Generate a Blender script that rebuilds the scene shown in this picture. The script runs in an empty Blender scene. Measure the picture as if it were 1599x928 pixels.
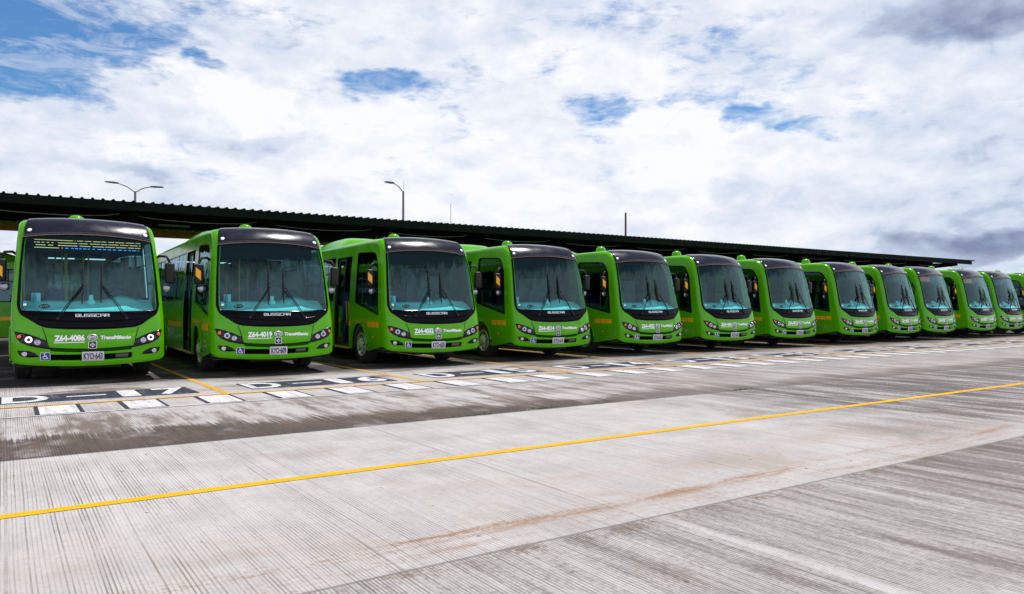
import bpy, bmesh, math, random
from mathutils import Vector, Matrix
from mathutils.geometry import delaunay_2d_cdt

random.seed(7)
S = bpy.context.scene
COL = S.collection
R = math.radians

# ------------------------------------------------------------------ camera
H = 1.47
YAW = 34.1
cam_d = bpy.data.cameras.new("camera")
cam = bpy.data.objects.new("camera", cam_d)
COL.objects.link(cam)
cam.location = (0, 0, H)
cam.rotation_euler = (R(90), 0, R(-YAW))
cam_d.sensor_width = 36
cam_d.lens = 36 * 1168 / 1599
cam_d.shift_y = 14 / 1599
cam_d.clip_start = 0.05
cam_d.clip_end = 3000
S.camera = cam

# ------------------------------------------------------------------ node helper
class N:
    def __init__(s, tree):
        s.t = tree
    def new(s, typ, **kw):
        n = s.t.nodes.new(typ)
        for k, v in kw.items():
            setattr(n, k, v)
        return n
    def put(s, sock, v):
        if v is None:
            return
        if isinstance(v, bpy.types.NodeSocket):
            s.t.links.new(v, sock)
        else:
            sock.default_value = v
    def m(s, op, a, b=None, c=None, clamp=False):
        n = s.new('ShaderNodeMath', operation=op, use_clamp=clamp)
        s.put(n.inputs[0], a)
        s.put(n.inputs[1], b)
        s.put(n.inputs[2], c)
        return n.outputs[0]
    def add(s, a, b): return s.m('ADD', a, b)
    def sub(s, a, b): return s.m('SUBTRACT', a, b)
    def mul(s, a, b): return s.m('MULTIPLY', a, b)
    def ramp(s, v, a, b, lo=0.0, hi=1.0, smooth=True):
        n = s.new('ShaderNodeMapRange', interpolation_type='SMOOTHSTEP' if smooth else 'LINEAR')
        s.put(n.inputs['Value'], v)
        n.inputs['From Min'].default_value = a
        n.inputs['From Max'].default_value = b
        n.inputs['To Min'].default_value = lo
        n.inputs['To Max'].default_value = hi
        return n.outputs[0]
    def noise(s, vec, scale=1.0, detail=4.0, rough=0.55, dist=0.0, w=None, lac=2.0):
        n = s.new('ShaderNodeTexNoise')
        if w is not None:
            n.noise_dimensions = '4D'
            n.inputs['W'].default_value = w
        s.put(n.inputs['Vector'], vec)
        n.inputs['Scale'].default_value = scale
        n.inputs['Detail'].default_value = detail
        n.inputs['Roughness'].default_value = rough
        n.inputs['Lacunarity'].default_value = lac
        n.inputs['Distortion'].default_value = dist
        return n.outputs[0]
    def mix(s, f, a, b, blend='MIX'):
        n = s.new('ShaderNodeMix', data_type='RGBA', blend_type=blend)
        s.put(n.inputs['Factor'], f)
        for sock, v in ((n.inputs[6], a), (n.inputs[7], b)):
            s.put(sock, v if isinstance(v, bpy.types.NodeSocket) else (tuple(v) + (1.0,))[:4])
        return n.outputs[2]
    def mapv(s, vec, sc=(1, 1, 1), loc=(0, 0, 0), rot=(0, 0, 0)):
        n = s.new('ShaderNodeMapping')
        s.put(n.inputs['Vector'], vec)
        n.inputs['Scale'].default_value = sc
        n.inputs['Location'].default_value = loc
        n.inputs['Rotation'].default_value = rot
        return n.outputs[0]
    def xyz(s, vec):
        n = s.new('ShaderNodeSeparateXYZ')
        s.put(n.inputs[0], vec)
        return n.outputs[0], n.outputs[1], n.outputs[2]
    def comb(s, x, y, z):
        n = s.new('ShaderNodeCombineXYZ')
        s.put(n.inputs[0], x); s.put(n.inputs[1], y); s.put(n.inputs[2], z)
        return n.outputs[0]

# ------------------------------------------------------------------ world
SUN_K = Vector((0.35, 0.14, 1.0)).normalized()
W = bpy.data.worlds.new("World")
S.world = W
W.use_nodes = True
W.node_tree.nodes.clear()
n = N(W.node_tree)
sky = n.new('ShaderNodeTexSky')
sky.sky_type = 'NISHITA'
sky.sun_disc = False
sky.sun_elevation = math.asin(SUN_K.z)
sky.sun_rotation = math.atan2(SUN_K.x, SUN_K.y)
sky.air_density = 1.0
sky.dust_density = 0.3
sky.ozone_density = 2.0
STR = 0.10
CL = 1.0 / STR
tc = n.new('ShaderNodeTexCoord').outputs['Generated']
dx, dy, dz = n.xyz(tc)
az = n.m('ARCTAN2', dx, dy)
el = n.m('ARCSINE', dz)
def px2ae(px, py):
    a = math.atan((px - 800) / 1168)
    return a + R(YAW), math.atan((478 - py) / 1168 * math.cos(a))
warp = n.noise(n.mapv(tc, (1, 1, 1.6)), 9.0, 4, 0.6)
warp2 = n.noise(n.mapv(tc, (1, 1, 1.6), (5, 3, 1)), 9.0, 4, 0.6)
azw = n.add(az, n.mul(n.sub(warp, 0.5), 0.16))
elw = n.add(el, n.mul(n.sub(warp2, 0.5), 0.09))
def blob(px, py, rx, ry, amp, lo=1.0, a=None, e=None):
    a0, e0 = px2ae(px, py)
    u = n.m('DIVIDE', n.sub(azw, a0), rx / 1168)
    v = n.m('DIVIDE', n.sub(elw, e0), ry / 1168)
    d = n.add(n.mul(u, u), n.mul(v, v))
    return n.ramp(d, 0.0, 1.6, amp, 0.0)
def total(lst, base):
    acc = base
    for b in lst:
        acc = n.add(acc, blob(*b))
    return acc
skyv = n.mapv(tc, (1, 1, 2.3))
f1 = n.noise(skyv, 5.5, 12, 0.6, 0.35)
f2 = n.noise(n.mapv(tc, (1, 1, 3.4), (3.1, 1.7, 0), (0.2, -0.25, 0)), 11.0, 10, 0.66, 0.8)
cov = n.add(n.mul(f1, 0.6), n.mul(f2, 0.4))
opening = total([
    (50, 30, 210, 60, 0.25), (20, 112, 150, 30, 0.25), (170, 70, 120, 36, 0.10), (232, 118, 40, 18, 0.15),
    (320, 102, 34, 14, 0.20), (600, 125, 66, 26, 0.25), (930, 178, 64, 42, 0.25), (1195, 190, 64, 20, 0.22),
    (1330, 185, 90, 26, 0.08), (960, 32, 90, 26, 0.10), (1150, 50, 130, 40, 0.07), (370, 10, 160, 16, 0.13),
    (500, 128, 28, 10, 0.14), (690, 175, 40, 14, 0.10), (780, 130, 30, 12, 0.12), (370, 270, 60, 12, 0.08),
    (940, 340, 60, 14, 0.07), (1040, 165, 60, 12, 0.10)], -0.085)
opening = n.sub(opening, blob(700, 330, 1100, 90, 0.06))
wisp = n.noise(n.mapv(tc, (1, 1, 2.8), (2, 9, 5), (0.1, -0.2, 0)), 30.0, 8, 0.65, 0.6)
blue_m = n.ramp(n.add(n.sub(opening, n.mul(n.sub(cov, 0.5), 1.25)), n.mul(n.sub(wisp, 0.5), 0.34)), -0.05, 0.22)
# cloud brightness
g1 = n.noise(n.mapv(tc, (1, 1, 2.6), (9, 2, 4)), 6.5, 10, 0.58, 0.3)
g2 = n.noise(n.mapv(tc, (1, 1, 1.8), (1, 7, 2)), 17.0, 9, 0.55, 0.5)
shade = n.add(n.mul(g1, 0.60), n.mul(g2, 0.40))
# relief: tops of the billows catch the light, their bases stay grey
def billow(off):
    a_ = n.noise(n.mapv(tc, (1, 1, 1.9), (4, 1, 6 + off)), 7.0, 7, 0.55, 0.25)
    b_ = n.noise(n.mapv(tc, (1, 1, 2.0), (8, 5, 3 + off)), 19.0, 7, 0.58, 0.3)
    return n.add(n.mul(a_, 0.62), n.mul(b_, 0.38))
relief = n.sub(billow(0.0), billow(0.028))
dark = total([
    (1530, 0, 170, 44, 0.34), (1440, 40, 200, 60, 0.08), (1560, 388, 190, 22, 0.28), (1480, 330, 230, 70, 0.10),
    (1580, 250, 160, 260, 0.13), (1148, 297, 40, 22, 0.20), (1218, 318, 28, 10, 0.16), (410, 226, 80, 16, 0.24),
    (190, 264, 70, 14, 0.24), (150, 200, 190, 70, 0.07), (640, 70, 190, 60, 0.10), (840, 45, 90, 50, 0.08),
    (60, 300, 240, 60, 0.08), (1250, 80, 200, 60, 0.06), (640, 372, 260, 18, 0.05), (1010, 240, 90, 26, 0.05)], -0.09)
light = total([
    (375, 155, 66, 40, 0.34), (215, 228, 54, 24, 0.28), (430, 175, 90, 40, 0.10), (640, 315, 70, 22, 0.13),
    (1010, 180, 70, 34, 0.20), (1110, 230, 170, 60, 0.12), (1290, 90, 40, 14, 0.12), (880, 110, 190, 40, 0.12),
    (800, 250, 420, 130, 0.14), (560, 200, 200, 60, 0.10), (100, 150, 60, 26, 0.08)], 0.0)
dk = n.add(n.add(dark, n.mul(light, -1.0)), n.sub(n.mul(n.sub(shade, 0.5), 1.6), n.mul(relief, 0.85)))
c_w = (0.97 * CL, 0.98 * CL, 1.02 * CL)
c_m = (0.59 * CL, 0.68 * CL, 0.84 * CL)
c_d = (0.24 * CL, 0.28 * CL, 0.44 * CL)
cc = n.mix(n.ramp(dk, -0.30, 0.24, smooth=False), c_w, c_m)
cc = n.mix(n.ramp(dk, 0.14, 0.62, smooth=False), cc, c_d)
bluesky = n.mix(1.0, sky.outputs[0], (0.55, 0.88, 1.15), 'MULTIPLY')
veil = n.ramp(n.noise(n.mapv(tc, (1, 1, 3.5), (1, 4, 8), (0.3, -0.3, 0)), 14.0, 8, 0.66, 0.8), 0.42, 0.68, 1.0, 0.55)
out = n.mix(n.mul(blue_m, veil), cc, bluesky)
lowsky = n.ramp(dz, -0.02, 0.0)
out = n.mix(lowsky, (0.30 * CL, 0.31 * CL, 0.34 * CL), out)
# sky out of view shaped for the lighting: dimmed overhead, brightened behind the viewer
over = n.ramp(dz, 0.39, 0.58)
low_back = n.ramp(dy, 0.15, -0.35)
out = n.mix(low_back, out, n.mix(1.0, out, (1.75, 1.72, 1.70), 'MULTIPLY'))
out = n.mix(over, out, n.mix(1.0, out, (0.19, 0.20, 0.23), 'MULTIPLY'))
bg = n.new('ShaderNodeBackground')
n.put(bg.inputs[0], out)
bg.inputs[1].default_value = STR
wo = n.new('ShaderNodeOutputWorld')
W.node_tree.links.new(bg.outputs[0], wo.inputs[0])
W.cycles.sampling_method = 'MANUAL'
W.cycles.sample_map_resolution = 512

sun_d = bpy.data.lights.new("sun", 'SUN')
sun_d.energy = 5.0
sun_d.angle = R(0.6)
sun_d.color = (1.0, 0.965, 0.92)
sun = bpy.data.objects.new("sun", sun_d)
COL.objects.link(sun)
sun.location = (0, 0, 60)
sun.rotation_euler = SUN_K.to_track_quat('Z', 'Y').to_euler()

S.view_settings.view_transform = 'Standard'
S.view_settings.look = 'None'
S.view_settings.gamma = 1
S.view_settings.exposure = 0.0
S.cycles.max_bounces = 8
S.cycles.transparent_max_bounces = 16
S.cycles.caustics_reflective = False
S.cycles.caustics_refractive = False

# ------------------------------------------------------------------ materials
def mat(name, col, rough=0.5, metal=0.0, coat=0.0, emit=None, estr=1.0, var=0.0, vscale=3.0, spec=0.5, bump=0.0):
    m = bpy.data.materials.new(name)
    m.use_nodes = True
    nt = m.node_tree
    b = nt.nodes['Principled BSDF']
    b.inputs['Base Color'].default_value = (*col, 1)
    b.inputs['Roughness'].default_value = rough
    b.inputs['Metallic'].default_value = metal
    b.inputs['Coat Weight'].default_value = coat
    b.inputs['Coat Roughness'].default_value = 0.04
    b.inputs['Specular IOR Level'].default_value = spec
    if emit:
        b.inputs['Emission Color'].default_value = (*emit, 1)
        b.inputs['Emission Strength'].default_value = estr
    k = N(nt)
    co = k.new('ShaderNodeTexCoord').outputs['Object']
    f = k.noise(co, vscale, 5, 0.6)
    if var > 0:
        dk_ = tuple(c * (1 - var) for c in col)
        lt_ = tuple(min(1, c * (1 + var * 0.6)) for c in col)
        k.put(b.inputs['Base Color'], k.mix(k.ramp(f, 0.3, 0.7), dk_, lt_))
    k.put(b.inputs['Roughness'], k.ramp(f, 0.3, 0.7, max(0.0, rough * 0.8), min(1, rough * 1.25)))
    if bump > 0:
        bn = k.new('ShaderNodeBump')
        bn.inputs['Strength'].default_value = bump
        bn.inputs['Distance'].default_value = 0.01
        k.put(bn.inputs['Height'], f)
        k.put(b.inputs['Normal'], bn.outputs[0])
    return m

def glass(name, tint, rough=0.02, wav=0.0, dirt=0.0, mult=1.0, f0=0.05):
    m = bpy.data.materials.new(name)
    m.use_nodes = True
    nt = m.node_tree
    nt.nodes.clear()
    k = N(nt)
    tr = k.new('ShaderNodeBsdfTransparent')
    tr.inputs[0].default_value = (*tint, 1)
    gl = k.new('ShaderNodeBsdfGlossy')
    gl.inputs[0].default_value = (0.56, 0.86, 0.93, 1)
    gl.inputs['Roughness'].default_value = rough
    ge = k.new('ShaderNodeNewGeometry')
    dt = k.new('ShaderNodeVectorMath', operation='DOT_PRODUCT')
    nt.links.new(ge.outputs['Incoming'], dt.inputs[0]); nt.links.new(ge.outputs['Normal'], dt.inputs[1])
    inv = k.sub(1.0, k.m('ABSOLUTE', dt.outputs['Value'], clamp=True))
    fres = k.add(f0, k.mul(k.m('POWER', inv, 4.5), 1.0 - f0))
    co = k.new('ShaderNodeTexCoord').outputs['Object']
    if wav > 0:
        bn = k.new('ShaderNodeBump')
        bn.inputs['Strength'].default_value = wav
        bn.inputs['Distance'].default_value = 0.045
        k.put(bn.inputs['Height'], k.noise(k.mapv(co, (2.4, 1, 0.6)), 1.6, 2, 0.5))
        k.put(gl.inputs['Normal'], bn.outputs[0])
    mx = k.new('ShaderNodeMixShader')
    nt.links.new(k.m('MULTIPLY', fres, mult, clamp=True), mx.inputs[0])
    nt.links.new(tr.outputs[0], mx.inputs[1])
    nt.links.new(gl.outputs[0], mx.inputs[2])
    last = mx.outputs[0]
    if dirt > 0:
        df = k.new('ShaderNodeBsdfDiffuse')
        df.inputs[0].default_value = (0.5, 0.62, 0.62, 1)
        m2 = k.new('ShaderNodeMixShader')
        k.put(m2.inputs[0], k.ramp(k.noise(k.mapv(co, (2, 1, 0.8)), 3, 6, 0.6), 0.35, 0.75, dirt * 0.35, dirt))
        nt.links.new(last, m2.inputs[1])
        nt.links.new(df.outputs[0], m2.inputs[2])
        last = m2.outputs[0]
    o = k.new('ShaderNodeOutputMaterial')
    nt.links.new(last, o.inputs[0])
    return m

M = {}
M['green'] = mat('green_paint', (0.082, 0.375, 0.0), 0.2, coat=0.2, spec=0.16, var=0.07, vscale=1.3)
M['visor'] = mat('dark_glossy_roof_cap', (0.008, 0.009, 0.022), 0.22, coat=0.5, var=0.1, spec=0.3)
M['mask'] = mat('black_mask', (0.002, 0.002, 0.005), 0.12, spec=0.06)
M['black'] = mat('black_plastic', (0.006, 0.006, 0.008), 0.45, var=0.2, spec=0.3)
M['rubber'] = mat('rubber', (0.018, 0.018, 0.018), 0.8, var=0.3, vscale=8)
M['under'] = mat('chassis', (0.01, 0.01, 0.01), 0.9, var=0.3)
M['rim'] = mat('rim_metal', (0.72, 0.72, 0.76), 0.3, metal=0.55, var=0.15, vscale=9)
M['chrome'] = mat('chrome', (0.85, 0.84, 0.88), 0.12, metal=1.0)
M['orange'] = mat('orange_stripe', (0.92, 0.40, 0.01), 0.45, var=0.06)
M['amber'] = mat('amber_lens', (0.85, 0.14, 0.04), 0.2, coat=0.5)
M['white'] = mat('white_vinyl', (0.9, 0.9, 0.92), 0.5, var=0.03)
M['silver'] = mat('silver_letters', (0.75, 0.74, 0.80), 0.3, metal=0.3)
M['plate'] = mat('plate_white', (0.66, 0.64, 0.72), 0.5, var=0.04)
M['ink'] = mat('plate_ink', (0.03, 0.03, 0.04), 0.6)
M['purple'] = mat('emblem_backing', (0.03, 0.02, 0.06), 0.3)
M['blue'] = mat('blue_sign', (0.012, 0.03, 0.22), 0.4)
M['seam'] = mat('panel_gap', (0.012, 0.05, 0.004), 0.8)
M['dash'] = mat('dashboard_plastic', (0.50, 0.74, 0.70), 0.6, var=0.15)
M['trim'] = mat('interior_lining', (0.09, 0.10, 0.11), 0.7, var=0.1)
M['floor_in'] = mat('interior_floor', (0.08, 0.08, 0.09), 0.8)
M['seat'] = mat('seat_blue', (0.02, 0.11, 0.42), 0.6, var=0.1)
M['seat_red'] = mat('seat_red', (0.42, 0.02, 0.02), 0.6, var=0.1)
M['yellow_rail'] = mat('yellow_rail', (0.75, 0.42, 0.01), 0.35)
M['halo'] = mat('lit_halo', (0.9, 0.85, 1.0), 0.3, emit=(0.72, 0.52, 1.0), estr=1.7)
M['lens'] = mat('lamp_lens', (0.55, 0.53, 0.62), 0.12, metal=0.6, coat=0.5)
M['led_y'] = mat('led_yellow', (0.9, 0.7, 0.3), 0.5, emit=(1.0, 0.42, 0.14), estr=0.9)
M['led_r'] = mat('led_red', (0.8, 0.2, 0.1), 0.5, emit=(1.0, 0.16, 0.12), estr=1.5)
M['led_b'] = mat('led_blue', (0.1, 0.3, 0.9), 0.5, emit=(0.08, 0.30, 1.0), estr=1.2)
M['ws'] = glass('windshield_glass', (0.41, 0.86, 0.90), 0.012, wav=0.9, f0=0.045)
M['sg'] = glass('side_glass', (0.18, 0.24, 0.25), 0.02, wav=0.3, f0=0.05, mult=0.9)
M['sticker'] = mat('sticker_blue', (0.05, 0.25, 0.6), 0.5)
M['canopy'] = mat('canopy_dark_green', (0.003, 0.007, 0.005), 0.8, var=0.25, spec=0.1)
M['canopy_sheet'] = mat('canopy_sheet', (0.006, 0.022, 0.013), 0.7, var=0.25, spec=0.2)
M['canopy_green'] = mat('gutter_green', (0.03, 0.22, 0.03), 0.5, var=0.2)
M['beam'] = mat('orange_beam', (0.85, 0.30, 0.02), 0.5, var=0.1)
M['galv'] = mat('galvanised', (0.16, 0.16, 0.19), 0.5, metal=0.3, var=0.2)
M['pipe'] = mat('pale_conduit', (0.35, 0.38, 0.38), 0.5)
M['post'] = mat('brown_post', (0.10, 0.07, 0.07), 0.6)
M['grass'] = mat('weed_green', (0.05, 0.13, 0.02), 0.8, var=0.3)

# ------------------------------------------------------------------ object helpers
def link(name, me, m, parent=None, smooth=False):
    o = bpy.data.objects.new(name, me)
    COL.objects.link(o)
    if m is not None and len(me.materials) == 0:
        me.materials.append(m)
    if parent is not None:
        o.parent = parent
    if smooth:
        for p in me.polygons:
            p.use_smooth = True
    return o
def mesh(name, vs, fs):
    me = bpy.data.meshes.new(name)
    me.from_pydata([tuple(v) for v in vs], [], fs)
    me.update()
    return me
def tag(o, label, cat, group=None, kind=None):
    o['label'] = label
    if cat: o['category'] = cat
    if group: o['group'] = group
    if kind: o['kind'] = kind
    return o
def empty(name, loc=(0, 0, 0), rz=0):
    o = bpy.data.objects.new(name, None)
    COL.objects.link(o)
    o.location = loc
    o.rotation_euler = (0, 0, rz)
    o.empty_display_size = 0.2
    return o

class MB:
    def __init__(s):
        s.v = []; s.f = []
    def box(s, x0, x1, y0, y1, z0, z1, bev=0.0):
        i = len(s.v)
        if bev <= 0:
            s.v += [(x, y, z) for x in (x0, x1) for y in (y0, y1) for z in (z0, z1)]
            s.f += [(i, i+1, i+3, i+2), (i+4, i+6, i+7, i+5), (i, i+4, i+5, i+1), (i+2, i+3, i+7, i+6), (i, i+2, i+6, i+4), (i+1, i+5, i+7, i+3)]
            return s
        bm = bmesh.new()
        bmesh.ops.create_cube(bm, size=1)
        for v in bm.verts:
            v.co = Vector((x0 + (v.co.x + .5) * (x1 - x0), y0 + (v.co.y + .5) * (y1 - y0), z0 + (v.co.z + .5) * (z1 - z0)))
        bmesh.ops.bevel(bm, geom=bm.edges[:], offset=bev, segments=3, profile=0.5, affect='EDGES')
        s.addbm(bm)
        return s
    def addbm(s, bm):
        i = len(s.v)
        bm.verts.index_update()
        s.v += [tuple(v.co) for v in bm.verts]
        s.f += [tuple(i + v.index for v in f.verts) for f in bm.faces]
        bm.free()
    def tube(s, pts, r, seg=8, cap=True):
        pts = [Vector(p) for p in pts]
        rs = r if isinstance(r, (list, tuple)) else [r] * len(pts)
        i0 = len(s.v)
        for k, p in enumerate(pts):
            t = (pts[min(k + 1, len(pts) - 1)] - pts[max(k - 1, 0)]).normalized()
            a = t.cross(Vector((0, 0, 1)))
            if a.length < 1e-3: a = t.cross(Vector((1, 0, 0)))
            a.normalize(); b = t.cross(a)
            for j in range(seg):
                an = 2 * math.pi * j / seg
                s.v.append(tuple(p + (a * math.cos(an) + b * math.sin(an)) * rs[k]))
        for k in range(len(pts) - 1):
            for j in range(seg):
                a0 = i0 + k * seg + j; a1 = i0 + k * seg + (j + 1) % seg
                s.f.append((a0, a1, a1 + seg, a0 + seg))
        if cap:
            s.f.append(tuple(range(i0 + seg - 1, i0 - 1, -1)))
            e = i0 + (len(pts) - 1) * seg
            s.f.append(tuple(range(e, e + seg)))
        return s
    def lathe(s, prof, c, ax, seg=32):
        """prof: list of (radius, along axis)"""
        ax = Vector(ax).normalized(); c = Vector(c)
        a = ax.cross(Vector((0, 0, 1)))
        if a.length < 1e-3: a = Vector((1, 0, 0))
        a.normalize(); b = ax.cross(a)
        i0 = len(s.v)
        for (r, h) in prof:
            for j in range(seg):
                an = 2 * math.pi * j / seg
                s.v.append(tuple(c + ax * h + (a * math.cos(an) + b * math.sin(an)) * r))
        for k in range(len(prof) - 1):
            for j in range(seg):
                a0 = i0 + k * seg + j; a1 = i0 + k * seg + (j + 1) % seg
                s.f.append((a0, a1, a1 + seg, a0 + seg))
        return s
    def build(s, name, m, parent=None, smooth=False):
        return link(name, mesh(name, s.v, s.f), m, parent, smooth)

def inside(p, poly):
    x, y = p; c = False; j = len(poly) - 1
    for i in range(len(poly)):
        xi, yi = poly[i]; xj, yj = poly[j]
        if (yi > y) != (yj > y) and x < (xj - xi) * (y - yi) / (yj - yi) + xi: c = not c
        j = i
    return c
def densify(poly, st):
    o = []
    for i, a in enumerate(poly):
        b = poly[(i + 1) % len(poly)]
        k = max(1, int(math.ceil(math.hypot(b[0] - a[0], b[1] - a[1]) / st)))
        for j in range(k):
            o.append((a[0] + (b[0] - a[0]) * j / k, a[1] + (b[1] - a[1]) * j / k))
    return o
def rnd(poly, rad, seg=5):
    """round the corners of a polygon"""
    o = []; L = len(poly)
    for i in range(L):
        p = Vector(poly[i]); a = Vector(poly[i - 1]); b = Vector(poly[(i + 1) % L])
        r = rad[i] if isinstance(rad, (list, tuple)) else rad
        if r <= 0: o.append(tuple(p)); continue
        da = (a - p); db = (b - p)
        k = min(r, da.length * .45, db.length * .45)
        pa = p + da.normalized() * k; pb = p + db.normalized() * k
        for j in range(seg + 1):
            t = j / seg
            q = pa * (1 - t) ** 2 + p * 2 * t * (1 - t) + pb * t * t
            o.append((q.x, q.y))
    return o
def patch(outline, holes=(), st=0.08, xs=None, qs=None):
    rings = [densify(outline, st)] + [densify(h, st) for h in holes]
    pts = []; edges = []
    for r in rings:
        i = len(pts); pts += r
        edges += [(i + k, i + (k + 1) % len(r)) for k in range(len(r))]
    x0 = min(p[0] for p in outline); x1 = max(p[0] for p in outline)
    y0 = min(p[1] for p in outline); y1 = max(p[1] for p in outline)
    if xs is None:
        k = max(1, int((x1 - x0) / st)); xs = [x0 + (x1 - x0) * j / k for j in range(k + 1)]
    if qs is None:
        k = max(1, int((y1 - y0) / st)); qs = [y0 + (y1 - y0) * j / k for j in range(k + 1)]
    for x in xs:
        for q in qs:
            if inside((x, q), outline) and not any(inside((x, q), h) for h in holes):
                pts.append((x, q))
    v, e, f, *_ = delaunay_2d_cdt([Vector(p) for p in pts], edges, [], 0, 1e-5)
    fs = []
    for t in f:
        c = sum((v[i] for i in t), Vector((0, 0))) / 3
        if inside(c, rings[0]) and not any(inside(c, h) for h in rings[1:]):
            fs.append(tuple(t))
    return [tuple(p) for p in v], fs

_text_cache = {}
def text2d(s, bold=0.0, shear=0.0, space=1.0):
    key = (s, bold, shear, space)
    if key in _text_cache: return _text_cache[key]
    cu = bpy.data.curves.new('t', 'FONT')
    cu.body = s; cu.offset = bold; cu.shear = shear; cu.space_character = space
    cu.resolution_u = 3
    o = bpy.data.objects.new('t', cu)
    COL.objects.link(o)
    bpy.context.view_layer.update()
    dg = bpy.context.evaluated_depsgraph_get()
    me = bpy.data.meshes.new_from_object(o.evaluated_get(dg))
    vs = [(v.co.x, v.co.y) for v in me.vertices]
    fs = [tuple(p.vertices) for p in me.polygons]
    bpy.data.objects.remove(o); bpy.data.curves.remove(cu); bpy.data.meshes.remove(me)
    xa = min(v[0] for v in vs); xb = max(v[0] for v in vs); ya = min(v[1] for v in vs); yb = max(v[1] for v in vs)
    vs = [((v[0] - xa) / (xb - xa), (v[1] - ya) / (yb - ya)) for v in vs]
    _text_cache[key] = (vs, fs)
    return vs, fs
def strokes2d(lines, w):
    """thick polylines as quads in 2D"""
    vs = []; fs = []
    for pl in lines:
        for a, b in zip(pl[:-1], pl[1:]):
            a = Vector(a); b = Vector(b); d = (b - a).normalized() * w * .5
            nn = Vector((-d.y, d.x)); i = len(vs)
            vs += [tuple(a - d + nn), tuple(a - d - nn), tuple(b + d - nn), tuple(b + d + nn)]
            fs.append((i, i + 1, i + 2, i + 3))
    return vs, fs

# ================================================================== GROUND
def ground_material():
    m = bpy.data.materials.new('grooved_concrete')
    m.use_nodes = True
    nt = m.node_tree
    b = nt.nodes['Principled BSDF']
    b.inputs['Specular IOR Level'].default_value = 0.06
    k = N(nt)
    P = k.new('ShaderNodeNewGeometry').outputs['Position']
    X, Y, Z = k.xyz(P)
    big = k.noise(P, 0.35, 5, 0.6, w=1.0)
    mid = k.noise(P, 2.1, 6, 0.62, w=2.0)
    fine = k.noise(P, 38.0, 4, 0.7, w=3.0)
    stk = k.noise(k.mapv(P, (7.0, 0.32, 1)), 1.0, 6, 0.66, w=4.0)
    stk2 = k.noise(k.mapv(P, (22.0, 0.55, 1)), 1.0, 5, 0.7, w=5.0)
    patchn = k.noise(k.mapv(P, (0.55, 0.8, 1)), 1.0, 5, 0.62, 0.6, w=6.0)
    # colour base
    c = k.mix(k.ramp(mid, 0.3, 0.7), (0.385, 0.366, 0.366), (0.485, 0.466, 0.468))
    c = k.mix(k.ramp(fine, 0.35, 0.7, 0.0, 0.28), c, (0.33, 0.32, 0.34))
    # tine grooves along Y
    jit = k.mul(k.noise(k.mapv(P, (1.2, 0.12, 1)), 1.0, 3, w=7.0), 0.14)
    xx = k.add(X, jit)
    s1 = k.m('SINE', k.mul(xx, 2 * math.pi / 0.0245))
    ln = k.noise(k.mapv(P, (30.0, 0.10, 1)), 1.0, 3, 0.6, w=17.0)
    brk = k.noise(k.mapv(P, (14.0, 2.2, 1)), 1.0, 5, 0.7, w=18.0)
    t1 = k.mul(k.ramp(s1, 0.0, 0.9), k.mul(k.ramp(ln, 0.36, 0.62, 0.25, 1.0), k.ramp(brk, 0.30, 0.55, 0.25, 1.0)))
    grv_mask = k.ramp(k.noise(k.mapv(P, (0.9, 0.45, 1)), 1.0, 5, 0.62, w=8.0), 0.36, 0.62, 0.30, 1.0)
    left = k.ramp(X, 0.5, 5.5, 1.0, 0.58)
    grv = k.mul(k.mul(t1, grv_mask), left)
    c = k.mix(k.mul(grv, 0.88), c, (0.115, 0.10, 0.09))
    c = k.mix(k.ramp(ln, 0.56, 0.74, 0.0, 0.30), c, (0.20, 0.19, 0.19))
    grit = k.noise(P, 24.0, 6, 0.75, w=19.0)
    # faint dirt
    c = k.mix(k.ramp(stk, 0.52, 0.76, 0.0, 0.28), c, (0.21, 0.195, 0.20))
    c = k.mix(k.ramp(patchn, 0.50, 0.72, 0.0, 0.34), c, (0.24, 0.20, 0.175))
    JY = 3.76
    near = k.ramp(Y, JY + 0.01, JY - 0.03)
    ndn = k.add(k.mul(k.noise(k.mapv(P, (3.8, 0.36, 1)), 1.0, 8, 0.72, w=9.0), 0.70), k.mul(grit, 0.30))
    nd = k.mul(near, k.ramp(k.add(ndn, k.mul(k.ramp(X, 3.5, 9.5), 0.07)), 0.44, 0.62, 0.05, 0.85))
    c = k.mix(nd, c, (0.10, 0.082, 0.082))
    c = k.mix(k.mul(near, k.mul(t1, 0.62)), c, (0.10, 0.09, 0.085))
    # streaky dark zone to the right
    mrn = k.add(k.mul(k.noise(k.mapv(P, (2.6, 0.35, 1)), 1.0, 7, 0.72, w=10.0), 0.65), k.mul(grit, 0.35))
    mr = k.mul(k.ramp(k.add(X, k.mul(patchn, 5.0)), 10.0, 13.5), k.ramp(mrn, 0.42, 0.55, 0.12, 0.92))
    mr = k.mul(mr, k.mul(k.ramp(Y, JY, JY + 1.2, 0.25, 1.0), k.ramp(Y, 8.2, 9.5, 1.0, 0.45)))
    c = k.mix(mr, c, (0.085, 0.072, 0.072))
    # wet band behind joint Y=8.55
    edge = k.add(k.add(9.0, k.mul(k.ramp(X, 6.0, 0.5), 0.55)), k.add(k.mul(k.sub(k.noise(k.mapv(P, (0.8, 0.3, 1)), 1.0, 6, 0.7, w=11.0), 0.4), 3.0), k.mul(k.sub(ln, 0.5), 2.2)))
    band = k.mul(k.ramp(Y, 8.55, 8.58), k.ramp(k.sub(Y, edge), 0.30, -0.15))
    band = k.mul(band, k.ramp(k.add(X, k.mul(patchn, 4.0)), 9.0, 12.5, 1.0, 0.5))
    wetn = k.ramp(k.noise(k.mapv(P, (1.3, 0.7, 1)), 1.6, 6, 0.65, w=12.0), 0.28, 0.48, 0.45, 1.0)
    wet = k.mul(band, wetn)
    c = k.mix(k.mul(wet, 0.95), c, (0.066, 0.052, 0.044))
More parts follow.
